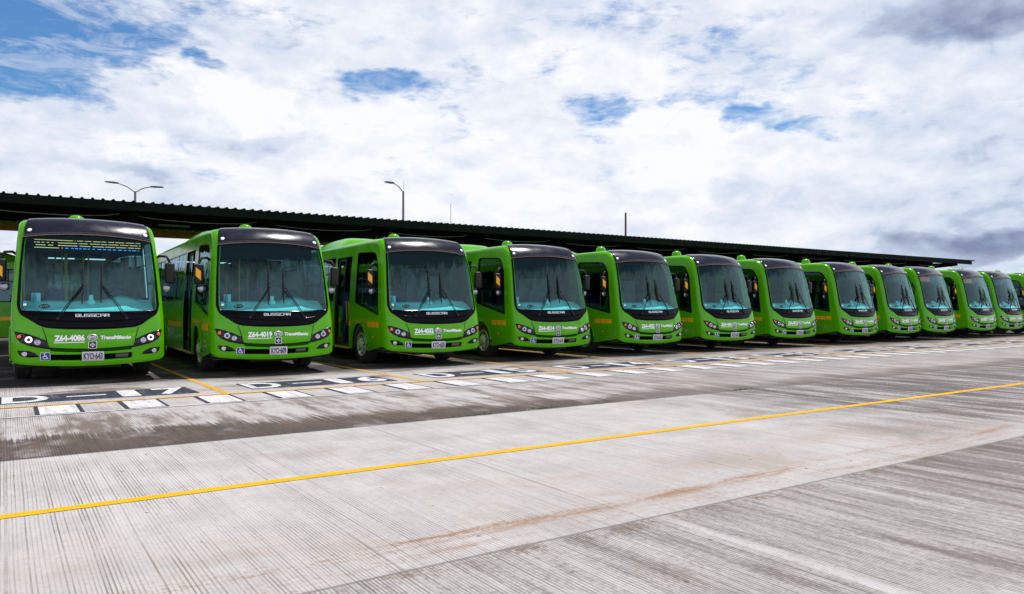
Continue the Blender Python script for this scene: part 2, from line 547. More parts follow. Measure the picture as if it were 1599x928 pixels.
    c = k.mix(k.mul(k.mul(wet, t1), 0.65), c, (0.025, 0.02, 0.018))
    # brown dirt film between band and bays
    filn = k.add(k.mul(k.noise(k.mapv(P, (4.0, 0.5, 1)), 1.0, 6, 0.7, w=13.0), 0.6), k.mul(k.noise(k.mapv(P, (0.7, 0.7, 1)), 1.0, 4, 0.6, w=21.0), 0.4))
    film = k.mul(k.mul(k.ramp(Y, 8.6, 9.2), k.ramp(Y, 12.8, 11.0)), k.ramp(filn, 0.45, 0.58, 0.0, 0.85))
    film = k.mul(film, k.ramp(X, 8.0, 13.0, 1.0, 0.35))
    c = k.mix(film, c, (0.115, 0.085, 0.07))
    # bay stains
    bay = k.mul(k.ramp(Y, 13.2, 14.6), k.ramp(k.noise(k.mapv(P, (0.5, 1.1, 1)), 1.0, 6, 0.65, 0.5, w=14.0), 0.46, 0.60, 0.0, 0.85))
    c = k.mix(bay, c, (0.14, 0.11, 0.085))
    oil_shade = k.mul(k.ramp(Y, 15.0, 16.6), k.ramp(k.noise(P, 0.9, 5, 0.6, w=22.0), 0.35, 0.5, 0.6, 0.95))  # oil stains deepened to stand in for contact shadow under the buses
    c = k.mix(oil_shade, c, (0.045, 0.04, 0.04))
    # rust coloured mud lines along X near the joint
    rx = k.add(k.mul(k.noise(k.mapv(P, (0.6, 4.0, 1)), 1.0, 6, 0.68, w=15.0), 0.7), k.mul(grit, 0.3))
    def line(y0, w_, noise_amp=0.35):
        yy = k.add(k.sub(Y, y0), k.mul(k.sub(big, 0.5), noise_amp))
        return k.ramp(k.m('ABSOLUTE', yy), w_, 0.0)
    mud = k.mul(k.m('MAXIMUM', line(4.18, 0.20), k.mul(line(3.93, 0.14), 0.6)), k.ramp(rx, 0.47, 0.60))
    c = k.mix(k.mul(mud, k.ramp(X, 13.0, 8.0, 0.0, 0.95)), c, (0.25, 0.135, 0.065))
    mud2 = k.mul(k.ramp(k.m('ABSOLUTE', k.sub(Y, JY - 0.06)), 0.17, 0.0), k.ramp(k.add(k.mul(mid, 0.6), k.mul(grit, 0.4)), 0.46, 0.60))
    c = k.mix(k.mul(mud2, 0.85), c, (0.13, 0.095, 0.06))
    tan = k.mul(k.mul(k.ramp(Y, 3.8, 4.3), k.ramp(Y, 5.9, 4.6)), k.ramp(k.add(k.mul(mid, 0.5), k.mul(patchn, 0.5)), 0.46, 0.62, 0.0, 0.45))
    c = k.mix(tan, c, (0.27, 0.205, 0.155))
    # joints
    def joint(v, per, off, w_):
        fr = k.m('FRACT', k.m('DIVIDE', k.sub(v, off - per / 2), per))
        d = k.mul(k.m('ABSOLUTE', k.sub(fr, 0.5)), per)
        return k.ramp(d, w_, w_ * 0.45)
    jx = k.mul(joint(X, 1.83, 0.0, 0.011), k.ramp(mid, 0.40, 0.62, 0.12, 0.75))
    jy = joint(Y, 4.79, JY, 0.018)
    jt = k.m('MAXIMUM', jx, jy)
    c = k.mix(k.mul(jt, 0.62), c, (0.12, 0.11, 0.11))
    d0 = k.m('ABSOLUTE', k.sub(X, 3.80))
    smear = k.mul(k.ramp(d0, 0.075, 0.03), k.mul(k.ramp(Y, JY - .3, JY + .1, 0.35, 0.0), k.ramp(brk, 0.3, 0.5, 0.5, 1.0)))
    c = k.mix(smear, c, (0.54, 0.53, 0.56))
    # specks
    for sc_, a_, b_ in ((2.2, 0.045, 0.024), (5.1, 0.060, 0.030), (3.3, 0.035, 0.018)):
        vo = k.new('ShaderNodeTexVoronoi')
        k.put(vo.inputs['Vector'], k.mapv(P, (1, 1, 1), (sc_, sc_ * 2, 0))); vo.inputs['Scale'].default_value = sc_
        sp = k.ramp(vo.outputs['Distance'], a_, b_)
        c = k.mix(k.mul(sp, k.ramp(mid, 0.42, 0.55, 0.1, 0.85)), c, (0.06, 0.045, 0.04))
    c = k.mix(k.ramp(grit, 0.50, 0.68, 0.0, 0.42), c, (0.20, 0.19, 0.19))
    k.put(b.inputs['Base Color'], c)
    rg = k.mix(k.mul(wet, 0.8), (0.88, 0.88, 0.88), (0.62, 0.62, 0.62))
    k.put(b.inputs['Roughness'], rg)
    bp = k.new('ShaderNodeBump')
    bp.inputs['Strength'].default_value = 0.55
    bp.inputs['Distance'].default_value = 0.006
    hgt = k.add(k.mul(k.mul(t1, -1.0), grv_mask), k.add(k.mul(fine, 0.5), k.mul(grit, 1.2)))
    hgt = k.add(hgt, k.mul(jt, -2.0))
    k.put(bp.inputs['Height'], hgt)
    k.put(b.inputs['Normal'], bp.outputs[0])
    return m
MG = ground_material()
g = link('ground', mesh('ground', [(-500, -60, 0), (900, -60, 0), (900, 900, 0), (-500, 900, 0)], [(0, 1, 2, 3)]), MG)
tag(g, 'pale grooved concrete apron with slab joints, wet stains and mud streaks', 'ground', kind='structure')

def paint_mat(name, col, wear=0.45, thresh=0.60):
    m = bpy.data.materials.new(name); m.use_nodes = True
    nt = m.node_tree; b = nt.nodes['Principled BSDF']; k = N(nt)
    P = k.new('ShaderNodeNewGeometry').outputs['Position']
    X, Y, Z = k.xyz(P)
    f = k.noise(k.mapv(P, (9, 1.3, 1)), 1.0, 6, 0.7)
    g_ = k.noise(P, 5.0, 6, 0.65)
    t = k.ramp(k.m('SINE', k.mul(X, 2 * math.pi / 0.0245)), 0.5, 1.0)
    c = k.mix(k.ramp(g_, 0.3, 0.7), tuple(v * .86 for v in col), col)
    c = k.mix(k.mul(k.ramp(f, thresh - .1, thresh + .14), wear), c, (0.27, 0.25, 0.25))
    c = k.mix(k.mul(t, wear * 0.45), c, tuple(v * 0.45 for v in col))
    k.put(b.inputs['Base Color'], c)
    b.inputs['Roughness'].default_value = 0.8
    b.inputs['Specular IOR Level'].default_value = 0.15
    bp = k.new('ShaderNodeBump'); bp.inputs['Strength'].default_value = 0.4; bp.inputs['Distance'].default_value = 0.005
    k.put(bp.inputs['Height'], k.mul(t, -1.0)); k.put(b.inputs['Normal'], bp.outputs[0])
    return m
M['py'] = paint_mat('yellow_road_paint', (0.74, 0.38, 0.0), 0.30, 0.62)
M['py2'] = paint_mat('worn_yellow_paint', (0.66, 0.34, 0.005), 0.55, 0.56)
M['pw'] = paint_mat('white_road_paint', (0.64, 0.64, 0.68), 0.72, 0.54)
M['pk'] = paint_mat('dark_road_paint', (0.035, 0.04, 0.065), 0.5, 0.60)

def strip(name, x0, x1, y0, y1, z, m):
    k = max(1, int((x1 - x0) / 4)) if (x1 - x0) > 8 else 1
    vs = []; fs = []
    for i in range(k + 1):
        x = x0 + (x1 - x0) * i / k
        vs += [(x, y0, z), (x, y1, z)]
    for i in range(k):
        fs.append((2 * i, 2 * i + 2, 2 * i + 3, 2 * i + 1))
    return link(name, mesh(name, vs, fs), m)

o = strip('lane_line', -30, 90, 6.24, 6.36, 0.004, M['py'])
tag(o, 'long bright yellow line crossing the open foreground concrete', 'painted line', kind='structure')
o = strip('bay_front_line', -20, 75, 12.92, 13.03, 0.008, M['py2'])
tag(o, 'worn yellow line running along the front of the parking bays', 'painted line', kind='structure')
o = strip('edge_line', -20, 75, 11.78, 11.835, 0.008, M['pw'])
tag(o, 'thin white line below the row of white blocks', 'painted line', kind='structure')
BAY = 3.67
for i in range(-2, 14):
    x = 3.07 + BAY * (i - 1)
    o = strip('bay_divider_line', x - 0.05, x + 0.05, 13.04, 28, 0.004, M['py2'])
    n_ = i + 1
    tag(o, f'yellow bay divider line on the concrete beside bus place {max(n_,0)}' if n_ > 0 else 'yellow bay divider line at the far left of the row', 'painted line', 'yellow lines dividing the parking bays', 'structure')
    if n_ == 0: o['label'] = 'yellow bay divider line left of the leftmost bus'

# white blocks with dark edges, 1.09 m apart
for i in range(-2, 46):
    x = 0.33 + 1.09 * i
    e = empty('road_block_mark', (x, 11.86, 0))
    tag(e, 'white painted rectangle with dark edges in front of the bays', 'road marking', 'white painted blocks along the bay fronts', 'structure')
    sk = random.uniform(-0.01, 0.01)
    a = link('dark_edge', mesh('dark_edge', [(0, 0, .004), (.58, 0, .004), (.58 + sk, 1.04, .004), (sk, 1.04, .004)], [(0, 1, 2, 3)]), M['pk'], e)
    b_ = link('white_fill', mesh('white_fill', [(.055, .02, .008), (.525, .02, .008), (.525, 1.0, .008), (.055, 1.0, .008)], [(0, 1, 2, 3)]), M['pw'], e)
# bay numbers
for i in range(0, 12):
    x0 = -0.17 + BAY * i
    num = 17 - i
    s_ = 'D-%d' % num if num >= 10 else 'D-%02d' % num
    e = empty('bay_number', (x0, 13.45, 0))
    tag(e, f'bay number {s_} painted white on a dark panel', 'bay number', 'painted bay numbers', 'structure')
    link('dark_panel', mesh('dark_panel', [(0.1, 0.02, .004), (2.9, 0.0, .004), (2.86, 1.1, .004), (0.08, 1.12, .004)], [(0, 1, 2, 3)]), M['pk'], e)
    vs = []; fs = []
    for ch, xa, xb, ya, yb in ((s_[0], 0.12, 0.74, .07, 1.05), ('-', 0.98, 1.55, .50, .62), (s_[2], 1.75 if s_[2] != '1' else 1.74, 2.15 if s_[2] != '1' else 2.02, .07, 1.05), (s_[3], 2.28 if s_[3] != '1' else 2.40, 2.80 if s_[3] != '1' else 2.64, .07, 1.05)):
        tv, tf = text2d(ch, 0.028) if ch != '-' else ([(0, 0), (1, 0), (1, 1), (0, 1)], [(0, 1, 2, 3)])
        j = len(vs)
        vs += [(xa + v[0] * (xb - xa), ya + v[1] * (yb - ya), .008) for v in tv]
        fs += [tuple(j + q for q in f) for f in tf]
    link('digits', mesh('digits', vs, fs), M['pw'], e)

# weeds in the joint
for i, (x, y, w_) in enumerate(((6.35, 8.62, .30), (5.2, 8.58, .35), (10.6, 8.6, .35))):
    vs = []; fs = []
    for _ in range(110):
        bx = random.gauss(0, w_ * .5); by = random.gauss(0, .025)
        hh = random.uniform(.012, .04); a = random.uniform(0, 6.28)
        j = len(vs)
        vs += [(bx, by, 0), (bx + .008 * math.cos(a), by + .008 * math.sin(a), 0), (bx + .02 * math.sin(a), by + .02 * math.cos(a), hh)]
        fs.append((j, j + 1, j + 2))
    o = link('weeds', mesh('weeds', vs, fs), M['grass'])
    o.location = (x, y, 0)
    tag(o, ('low green weeds in the slab joint, middle of three tufts', 'low green weeds in the slab joint, leftmost tuft', 'low green weeds in the slab joint, rightmost tuft')[i], 'weeds', kind='stuff')

# ================================================================== CANOPY
cn = empty('canopy', (0, 0, 0))
tag(cn, 'long dark green corrugated steel canopy behind the row of buses', 'canopy')
CX0, CX1 = -30.0, 62.0
CY0, CY1 = 27.8, 39.0
CZ0, CZ1 = 4.95, 5.28
prof = []
x = CX0
while x < CX1:
    prof += [(x, 0), (x + .20, 0), (x + .225, .05), (x + .275, .05)]
    x += .30
vs = []; fs = []
for (px_, pz) in prof:
    vs += [(px_, CY0, CZ0 + pz), (px_, CY1, CZ1 + pz), (px_, CY0, CZ0 + pz - .012), (px_, CY1, CZ1 + pz - .012)]
for i in range(len(prof) - 1):
    a = 4 * i
    fs += [(a, a + 4, a + 5, a + 1), (a + 2, a + 3, a + 7, a + 6), (a, a + 2, a + 6, a + 4), (a + 1, a + 5, a + 7, a + 3)]
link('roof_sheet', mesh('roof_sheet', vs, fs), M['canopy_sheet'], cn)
def cz(y): return CZ0 + (CZ1 - CZ0) * (y - CY0) / (CY1 - CY0)
for j, y in enumerate((28.0, 29.4, 30.8, 32.2, 33.6, 35.0, 36.4, 37.8)):
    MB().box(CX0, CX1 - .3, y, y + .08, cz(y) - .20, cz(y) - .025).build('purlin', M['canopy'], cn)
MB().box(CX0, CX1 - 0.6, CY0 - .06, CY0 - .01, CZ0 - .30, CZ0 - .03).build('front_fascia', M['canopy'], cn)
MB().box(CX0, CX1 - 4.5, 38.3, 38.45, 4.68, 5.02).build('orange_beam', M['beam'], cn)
vs = []; fs = []
x = CX0; i = 0
rows = []
while x < CX1 - 1.5:
    rows.append((x, 0 if (i % 4) < 2 else .05)); x += .075; i += 1
for (px_, d) in rows:
    vs += [(px_, 39.1 + d, 5.08), (px_, 39.1 + d, 5.22)]
for i in range(len(rows) - 1):
    fs.append((2 * i, 2 * i + 2, 2 * i + 3, 2 * i + 1))
link('rear_flashing', mesh('rear_flashing', vs, fs), M['canopy_green'], cn)
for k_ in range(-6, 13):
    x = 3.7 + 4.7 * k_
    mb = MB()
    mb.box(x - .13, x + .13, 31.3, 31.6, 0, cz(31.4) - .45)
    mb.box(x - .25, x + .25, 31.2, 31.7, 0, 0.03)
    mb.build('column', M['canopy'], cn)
    rf = MB()
    z0 = cz(28.2); z1 = cz(38.6)
    for sx in (-.08, .08):
        pass
    rf.v += [(x - .07, 28.2, z0 - .22), (x + .07, 28.2, z0 - .22), (x + .07, 28.2, z0 - .42), (x - .07, 28.2, z0 - .42),
             (x - .07, 31.4, cz(31.4) - .22), (x + .07, 31.4, cz(31.4) - .22), (x + .07, 31.4, cz(31.4) - .75), (x - .07, 31.4, cz(31.4) - .75),
             (x - .07, 38.6, z1 - .22), (x + .07, 38.6, z1 - .22), (x + .07, 38.6, z1 - .42), (x - .07, 38.6, z1 - .42)]
    for a in (0, 4):
        rf.f += [(a, a + 1, a + 5, a + 4), (a + 1, a + 2, a + 6, a + 5), (a + 2, a + 3, a + 7, a + 6), (a + 3, a, a + 4, a + 7)]
    rf.f += [(0, 3, 2, 1), (8, 9, 10, 11)]
    rf.build('rafter', M['canopy'], cn)
    # knee brace and sagging conduit
    MB().tube([(x, 31.4, 4.0), (x + 1.3, 31.4, cz(31.4) - .22)], .035).build('brace', M['canopy'], cn)
    pts = [(x + 4.3 * t, 29.3, cz(29.3) - .30 - .16 * math.sin(math.pi * t) ** .5) for t in [i / 10 for i in range(11)]]
    MB().tube(pts, .014, 6).build('conduit', M['pipe'], cn)
    if k_ % 2 == 0:
        MB().box(x + 1.4, x + 2.6, 33.0, 33.12, 4.72, 4.78).build('tube_lamp', M['pipe'], cn)
# orange stub beside the end column
MB().box(57.6, 57.9, 38.2, 38.5, 0, 4.8).build('orange_post', M['beam'], cn)

# ================================================================== LIGHT POLES
def lamp_head(mb, p, d, L=.7):
    p = Vector(p); d = Vector(d).normalized()
    a = Vector((-d.y, d.x, 0))
    q = p + d * L
    i = len(mb.v)
    for (c, w_, t) in ((p, .06, .06), (p + d * L * .3, .14, .07), (p + d * L * .85, .15, .05), (q, .07, .03)):
        mb.v += [tuple(c + a * w_ + Vector((0, 0, t))), tuple(c - a * w_ + Vector((0, 0, t))), tuple(c - a * w_ * .8 - Vector((0, 0, t * .6))), tuple(c + a * w_ * .8 - Vector((0, 0, t * .6)))]
    for k in range(3):
        b = i + 4 * k
        mb.f += [(b, b + 1, b + 5, b + 4), (b + 1, b + 2, b + 6, b + 5), (b + 2, b + 3, b + 7, b + 6), (b + 3, b, b + 4, b + 7)]
    mb.f += [(i, i + 3, i + 2, i + 1), (i + 12, i + 13, i + 14, i + 15)]
def light_pole(loc, h, arms, label, up=.45):
    e = empty('street_lamp', loc)
    tag(e, label, 'street lamp')
    MB().tube([(0, 0, 0), (0, 0, h * .5), (0, 0, h)], [.13, .10, .075], 10).build('pole', M['galv'], e)
    for (dx_, L, uz) in arms:
        d = Vector((dx_, -.35, 0)).normalized()
        pts = [(0, 0, h - .08), tuple(d * L * .5 + Vector((0, 0, h + uz * .65))), tuple(d * L + Vector((0, 0, h + uz)))]
        MB().tube(pts, .035, 8).build('arm', M['galv'], e)
        mb = MB(); lamp_head(mb, pts[-1], d, .9)
        mb.build('lamp_head', M['galv'], e)
    return e
light_pole((7.75, 60, 0), 9.75, [(-1, 1.2, .42), (1, 1.0, .36)], 'double-armed grey street lamp rising above the canopy at left')
e = light_pole((24.2, 50, 0), 9.9, [(-1, .95, .45)], 'single-armed grey street lamp rising above the middle of the canopy')
MB().tube([(0.05, 0, 9.8), (0.05, 0, 10.7)], .012, 6).build('rod', M['galv'], e)
o = MB().tube([(28.2, 50, 0), (28.2, 50, 9.3)], [.03, .018], 6).build('antenna_mast', M['galv'])
tag(o, 'very thin pale mast standing right of the single-armed lamp', 'mast')
o = MB().tube([(46.2, 50, 0), (46.2, 50, 9.85)], [.12, .085], 8).build('post', M['post'])
tag(o, 'plain dark post rising above the canopy right of centre', 'post')

# ================================================================== BUS
PR = [(0.30, .075, .30), (0.42, .02, .42), (0.75, .0, .75), (1.0, .025, 1.0), (1.25, .075, 1.25), (1.45, .125, 1.45), (2.0, .235, 2.0),
      (2.5, .36, 2.5), (2.75, .45, 2.75), (2.88, .515, 2.88), (3.02, .62, 3.00), (3.18, .76, 3.10), (3.42, .98, 3.18), (3.75, 1.30, 3.215), (4.2, 1.75, 3.225), (4.4, 1.95, 3.225)]
def prof_at(q):
    q = max(PR[0][0], min(PR[-1][0], q))
    for i in range(len(PR) - 1):
        if q <= PR[i + 1][0]:
            break
    def tan(j):
        a = PR[max(j - 1, 0)]; b = PR[min(j + 1, len(PR) - 1)]
        return Vector(((b[1] - a[1]) / (b[0] - a[0]), (b[2] - a[2]) / (b[0] - a[0])))
    q0, q1 = PR[i][0], PR[i + 1][0]
    h = q1 - q0; t = (q - q0) / h
    p0 = Vector(PR[i][1:]); p1 = Vector(PR[i + 1][1:]); m0 = tan(i) * h; m1 = tan(i + 1) * h
    P = (2*t**3 - 3*t**2 + 1) * p0 + (t**3 - 2*t**2 + t) * m0 + (-2*t**3 + 3*t**2) * p1 + (t**3 - t**2) * m1
    D = (6*t*t - 6*t) * p0 + (3*t*t - 4*t + 1) * m0 + (-6*t*t + 6*t) * p1 + (3*t*t - 2*t) * m1
    D.normalize()
    return P, Vector((D[1], -D[0]))
HWR = 1.27
def HW(z):
    if z < 1.2: return HWR - 0.02 * max(0, (0.8 - z)) ** 2
    return HWR - 0.135 * ((z - 1.2) / 1.9) ** 1.4
def sm(a, b, x):
    t = max(0, min(1, (x - a) / (b - a))); return t * t * (3 - 2 * t)
CR = 0.15
def disp(xr, q):
    bow = 0.17 + 0.03 * sm(1.2, 1.8, q) - 0.12 * sm(2.8, 3.5, q)
    d = bow * abs(xr / HWR) ** 2.2
    a = abs(xr) - (HWR - CR)
    if a > 0:
        a = min(a, CR)
        d += (CR - math.sqrt(max(0, CR * CR - a * a))) * (1 - .38 * sm(2.7, 3.0, q))
    return d
def detail(xr, q):
    """shallow relief: slot under the hood panel, bumper lip"""
    ax = abs(xr)
    d = 0.0
    s = 0.045 * (1 - min(1, (ax / .74)) ** 2)           # smile curve
    qq = q + s
    xb = .785 - .28 * max(0, 1.075 - q)
    m_ = 1 - sm(xb - .02, xb, ax)
    slot = sm(.640, .650, qq) * (1 - sm(.704, .712, qq))
    d += 0.15 * slot * m_
    hood = sm(.706, .714, qq) * (1 - sm(.82, 1.02, qq)) * (1 - sm(xb - .01, xb + .015, ax))
    d -= 0.024 * hood
    g_ = sm(.455, .465, q + s * .3) * (1 - sm(.565, .575, q + s * .3)) * (1 - sm(.66, .69, ax))
    d += 0.05 * g_
    # shoulders flare round the lamps
    return d
_E1 = {}
def F(xr, q, off=0.0, flat=False):
    P, nin = prof_at(q)
    k = round(q, 4)
    if k not in _E1:
        ze = P[1] + nin[1] * disp(HWR, q)
        _E1[k] = HW(ze)
    hw = _E1[k]
    d = disp(xr, q) + (0 if flat else detail(xr, q)) - off
    return Vector((xr / HWR * hw, P[0] + nin[0] * d, P[1] + nin[1] * d))
def Fn(xr, q):
    e = .004
    a = F(xr + e, q, flat=True) - F(xr - e, q, flat=True); b = F(xr, q + e, flat=True) - F(xr, q - e, flat=True)
    n_ = a.cross(b); n_.normalize()
    if n_.y > 0: n_ = -n_
    return n_
def fpatch(name, outline, m, parent, off, holes=(), st=.06, smooth=True, thick=0.0, flat=True, xs=None, qs=None):
    v, f = patch(outline, holes, st, xs, qs)
    vs = [F(p[0], p[1], off, flat) for p in v]
    if thick:   # closed rim inward
        nb = {}
        for t in f:
            for a, b in zip(t, t[1:] + t[:1]):
                nb[(a, b)] = nb.get((a, b), 0) + 1
        vs2 = [F(p[0], p[1], off - thick, flat) for p in v]
        L = len(vs); vs = vs + vs2
        f2 = list(f)
        for (a, b) in nb:
            if (b, a) not in nb:
                f2.append((b, a, a + L, b + L))
        f = f2
    # orient outward
    me = mesh(name, vs, f)
    return link(name, me, m, parent, smooth)
def ftext(name, s, x0, x1, q0, q1, m, parent, off, bold=0.02, shear=0.0, under=None, vf=None):
    v, f = vf if vf else text2d(s, bold, shear)
    if vf:
        xa = min(p[0] for p in v); xb = max(p[0] for p in v); ya = min(p[1] for p in v); yb = max(p[1] for p in v)
        v = [((p[0] - xa) / (xb - xa), (p[1] - ya) / (yb - ya)) for p in v]
    vs = [F(x0 + p[0] * (x1 - x0), q0 + p[1] * (q1 - q0), off, True) for p in v]
    fs = list(f)
    if under:
        j = len(vs); kk = 8
        for i in range(kk + 1):
            xx = x0 + (x1 - x0) * i / kk
            vs += [F(xx, q0 - under[0], off, True), F(xx, q0 - under[0] - under[1], off, True)]
        for i in range(kk):
            fs.append((j + 2 * i, j + 2 * i + 1, j + 2 * i + 3, j + 2 * i + 2))
    return link(name, mesh(name, vs, fs), m, parent)
def fdisc(mb, xr, q, prof_, seg=20, tilt=None):
    c = F(xr, q, 0, True); n_ = Fn(xr, q)
    if tilt: n_ = (n_ * (1 - tilt) + Vector((0, -1, 0)) * tilt).normalized()
    mb.lathe(prof_, c, n_, seg)

def mir(poly): return [(-x, y) for x, y in poly][::-1]
BL = 10.4
side_edge = []
for i in range(44):
    q = .30 + (4.4 - .30) * i / 43
    e_ = F(HWR, q, 0, True); side_edge.append((e_.y, e_.z))
ROOFZ = side_edge[-1][1]

def side_fn(s, y, z, off=0.0):
    return Vector((s * (HW(z) + off), y, z))
def arc(cy, cz_, r, a0, a1, k=18):
    return [(cy + r * math.cos(R(a0 + (a1 - a0) * i / k)), cz_ + r * math.sin(R(a0 + (a1 - a0) * i / k))) for i in range(k + 1)]
WY1, WY2, WZ, WR = 1.98, 7.5, .48, .48
def spatch(name, s, outline, m, parent, off, holes=(), st=.15, smooth=True):
    v, f = patch(outline, holes, st)
    if s < 0: f = [t[::-1] for t in f]
    return link(name, mesh(name, [side_fn(s, p[0], p[1], off) for p in v], f), m, parent, smooth)
WIN_F = rnd([(.66, 1.25), (2.30, 1.56), (2.34, 2.86), (1.06, 2.80), (.84, 2.45)], [.04, .10, .12, .22, .1])
DOOR = [(2.78, .40), (3.98, .40), (3.98, 2.80), (2.78, 2.80)]
def win(y0, y1, z0=1.62, z1=2.82): return rnd([(y0, z0), (y1, z0), (y1, z1), (y0, z1)], .07)
def side_windows(s):
    out = [WIN_F]
    ys = [(4.14, 5.5), (5.56, 6.92), (6.98, 8.34), (8.40, 9.9)]
    if s > 0: ys = [(2.5, 4.05)] + ys
    return out + [win(a, b) for a, b in ys]

def make_bus(root):
    # ---- body shell
    cols = [i * .05 for i in range(-22, 23)] + [s * (HWR - CR + CR * math.sin(R(a))) for s in (-1, 1) for a in (15, 30, 45, 60, 72, 82, 87)]
    cols += [s * v for s in (-1, 1) for v in (.70, .73, .76, .675, .66, .78)]
    cols = sorted(set(round(c, 4) for c in cols if abs(c) < HWR - .0005))
    rows_ = [.34 + .02 * i for i in range(0, 6)] + [.45 + .0075 * i for i in range(0, 41)] + [.77 + .03 * i for i in range(11)] + [1.10 + .07 * i for i in range(27)] + [2.98 + .05 * i for i in range(24)]
    rows_ = sorted(set(round(r_, 4) for r_ in rows_ if r_ < 4.19))
    MASK = rnd([(-1.185, 1.52), (-1.14, 1.36), (-.78, 1.075), (-.4, 1.035), (0, 1.025), (.4, 1.035), (.78, 1.075), (1.14, 1.36), (1.185, 1.52),
                (1.185, 2.3), (1.175, 2.84), (-1.175, 2.84), (-1.185, 2.3)], [0, .1, .12, .1, .1, .1, .12, .1, 0, 0, 0, 0, 0])
    GLASS = rnd([(-1.13, 1.42), (-.6, 1.375), (0, 1.355), (.6, 1.375), (1.13, 1.42), (1.145, 2.3), (1.135, 2.82), (-1.135, 2.82), (-1.145, 2.3)],
                [.08, .2, .2, .2, .08, 0, .06, .06, 0])
    domain = [(-HWR, .34), (HWR, .34), (HWR, 4.2), (-HWR, 4.2)]
    # domain boundary columns follow rows
    dom = [(x_, .34) for x_ in [-HWR] + cols] + [(HWR, r_) for r_ in rows_] + [(HWR, 4.2)] + [(x_, 4.2) for x_ in reversed(cols)] + [(-HWR, 4.2)] + [(-HWR, r_) for r_ in reversed(rows_)]
    dd = []
    for p in dom:
        if not dd or (abs(p[0] - dd[-1][0]) + abs(p[1] - dd[-1][1])) > 1e-4: dd.append(p)
    if abs(dd[0][0] - dd[-1][0]) + abs(dd[0][1] - dd[-1][1]) < 1e-4: dd.pop()
    hole = [(x_ * .985, 1.03 + (q_ - 1.03) * .995 if q_ < 1.5 else q_) for x_, q_ in GLASS]
    v, f = patch(dd, [hole], .4, cols, rows_)
    vs = [F(p[0], p[1], 0, False) for p in v]
    fs = list(f)
    # roof behind the front section
    yb = F(0, 4.2, 0, True).y
    sec = []
    for c in [-HWR] + cols + [HWR]:
        p = F(c, 4.2, 0, True); sec.append((p.x, p.z))
    i0 = len(vs)
    ysec = [yb + (BL - yb) * t for t in (0, .25, .5, .75, .97, 1.0)]
    for yy in ysec:
        for (x_, z_) in sec:
            vs.append(Vector((x_, yy, z_ - (.12 if yy == BL else 0))))
    L = len(sec)
    for a in range(len(ysec) - 1):
        for b in range(L - 1):
            fs.append((i0 + a * L + b, i0 + a * L + b + 1, i0 + (a + 1) * L + b + 1, i0 + (a + 1) * L + b))
    zroof = F(HWR, 4.2, 0, True).z
    edge = [(F(HWR, r_, 0, True).y, F(HWR, r_, 0, True).z) for r_ in rows_ + [4.2]]
    for s in (-1, 1):
        outl = list(edge)
        outl += [(BL * .975, zroof), (BL, zroof - .14), (BL, .34)]
        outl += [(WY2 + .62, .34)] + arc(WY2, WZ, .60, -10, 190, 16) + [(WY2 - .62, .34)]
        outl += [(WY1 + .57, .34)] + arc(WY1, WZ, .56, -12, 192, 18) + [(WY1 - .57, .34)]
        holes = list(side_windows(s))
        if s < 0: holes.append(DOOR)
        hs = holes
        v2, f2 = patch(outl, hs, .16)
        j = len(vs)
        vs += [side_fn(s, p[0], p[1]) for p in v2]
        fs += [tuple(j + i for i in t) for t in f2]
    me = mesh('body', vs, fs)
    bm = bmesh.new(); bm.from_mesh(me)
    bmesh.ops.remove_doubles(bm, verts=bm.verts, dist=.0006)
    bmesh.ops.recalc_face_normals(bm, faces=bm.faces)
    bm.to_mesh(me); bm.free()
    body = link('body', me, M['green'], root, True)
    # rear wall with window
    v, f = patch([(-1.26, .34), (1.26, .34), (1.26, 1.3), (1.17, 2.9), (-1.17, 2.9), (-1.26, 1.3)], [rnd([(-.62, 1.95), (.45, 1.95), (.43, 2.45), (-.60, 2.45)], .06)], .3)
    link('rear_panel', mesh('rear_panel', [(p[0], BL - .005, p[1]) for p in v], f), M['green'], root)
    link('rear_window', mesh('rear_window', [(-.9, BL - .03, 1.7), (.9, BL - .03, 1.7), (.85, BL - .03, 2.65), (-.85, BL - .03, 2.65)], [(0, 1, 2, 3)]), M['sg'], root)
    # ---- black mask, visor, windscreen
    hole_m = GLASS
    fpatch('windscreen_surround', MASK, M['mask'], root, .006, [hole_m], .06, thick=.02)
    fpatch('windscreen', [(x_ * 1.01, q_ + (.004 if q_ > 2 else -.006)) for x_, q_ in GLASS], M['ws'], root, .002, st=.08)
    VIS = rnd([(-1.165, 2.862), (0, 2.862), (1.165, 2.862), (1.165, 3.02), (1.13, 3.3), (1.02, 3.72), (.76, 3.95), (-.76, 3.95), (-1.02, 3.72), (-1.13, 3.3), (-1.165, 3.02)],
              [.03, 0, .03, .1, .1, .1, .2, .2, .1, .1, .1])
    vis = fpatch('roof_visor', VIS, M['visor'], root, .022, st=.06, thick=.025)
    fpatch('visor_rim', [(-1.16, 2.845), (1.16, 2.845), (1.16, 2.862), (-1.16, 2.862)], M['chrome_d'], vis, .012, st=.06, thick=.012)
    for s in (-1, 1):
        mb = MB(); fdisc(mb, s * 1.06, 3.0, [(.052, -.03), (.052, .012), (.044, .018), (.03, .024), (.001, .028)], 16)
        mb.build('marker_lamp', M['white'], vis, True)
    # lower mask ridge
    ridge = []
    for i in range(41):
        x_ = -.86 + 1.72 * i / 40
        ridge.append(F(x_, 1.175 + .07 * (abs(x_) / .86) ** 2, .020, True))
    MB().tube(ridge, .012, 6).build('mask_ridge', M['mask'], root, True)
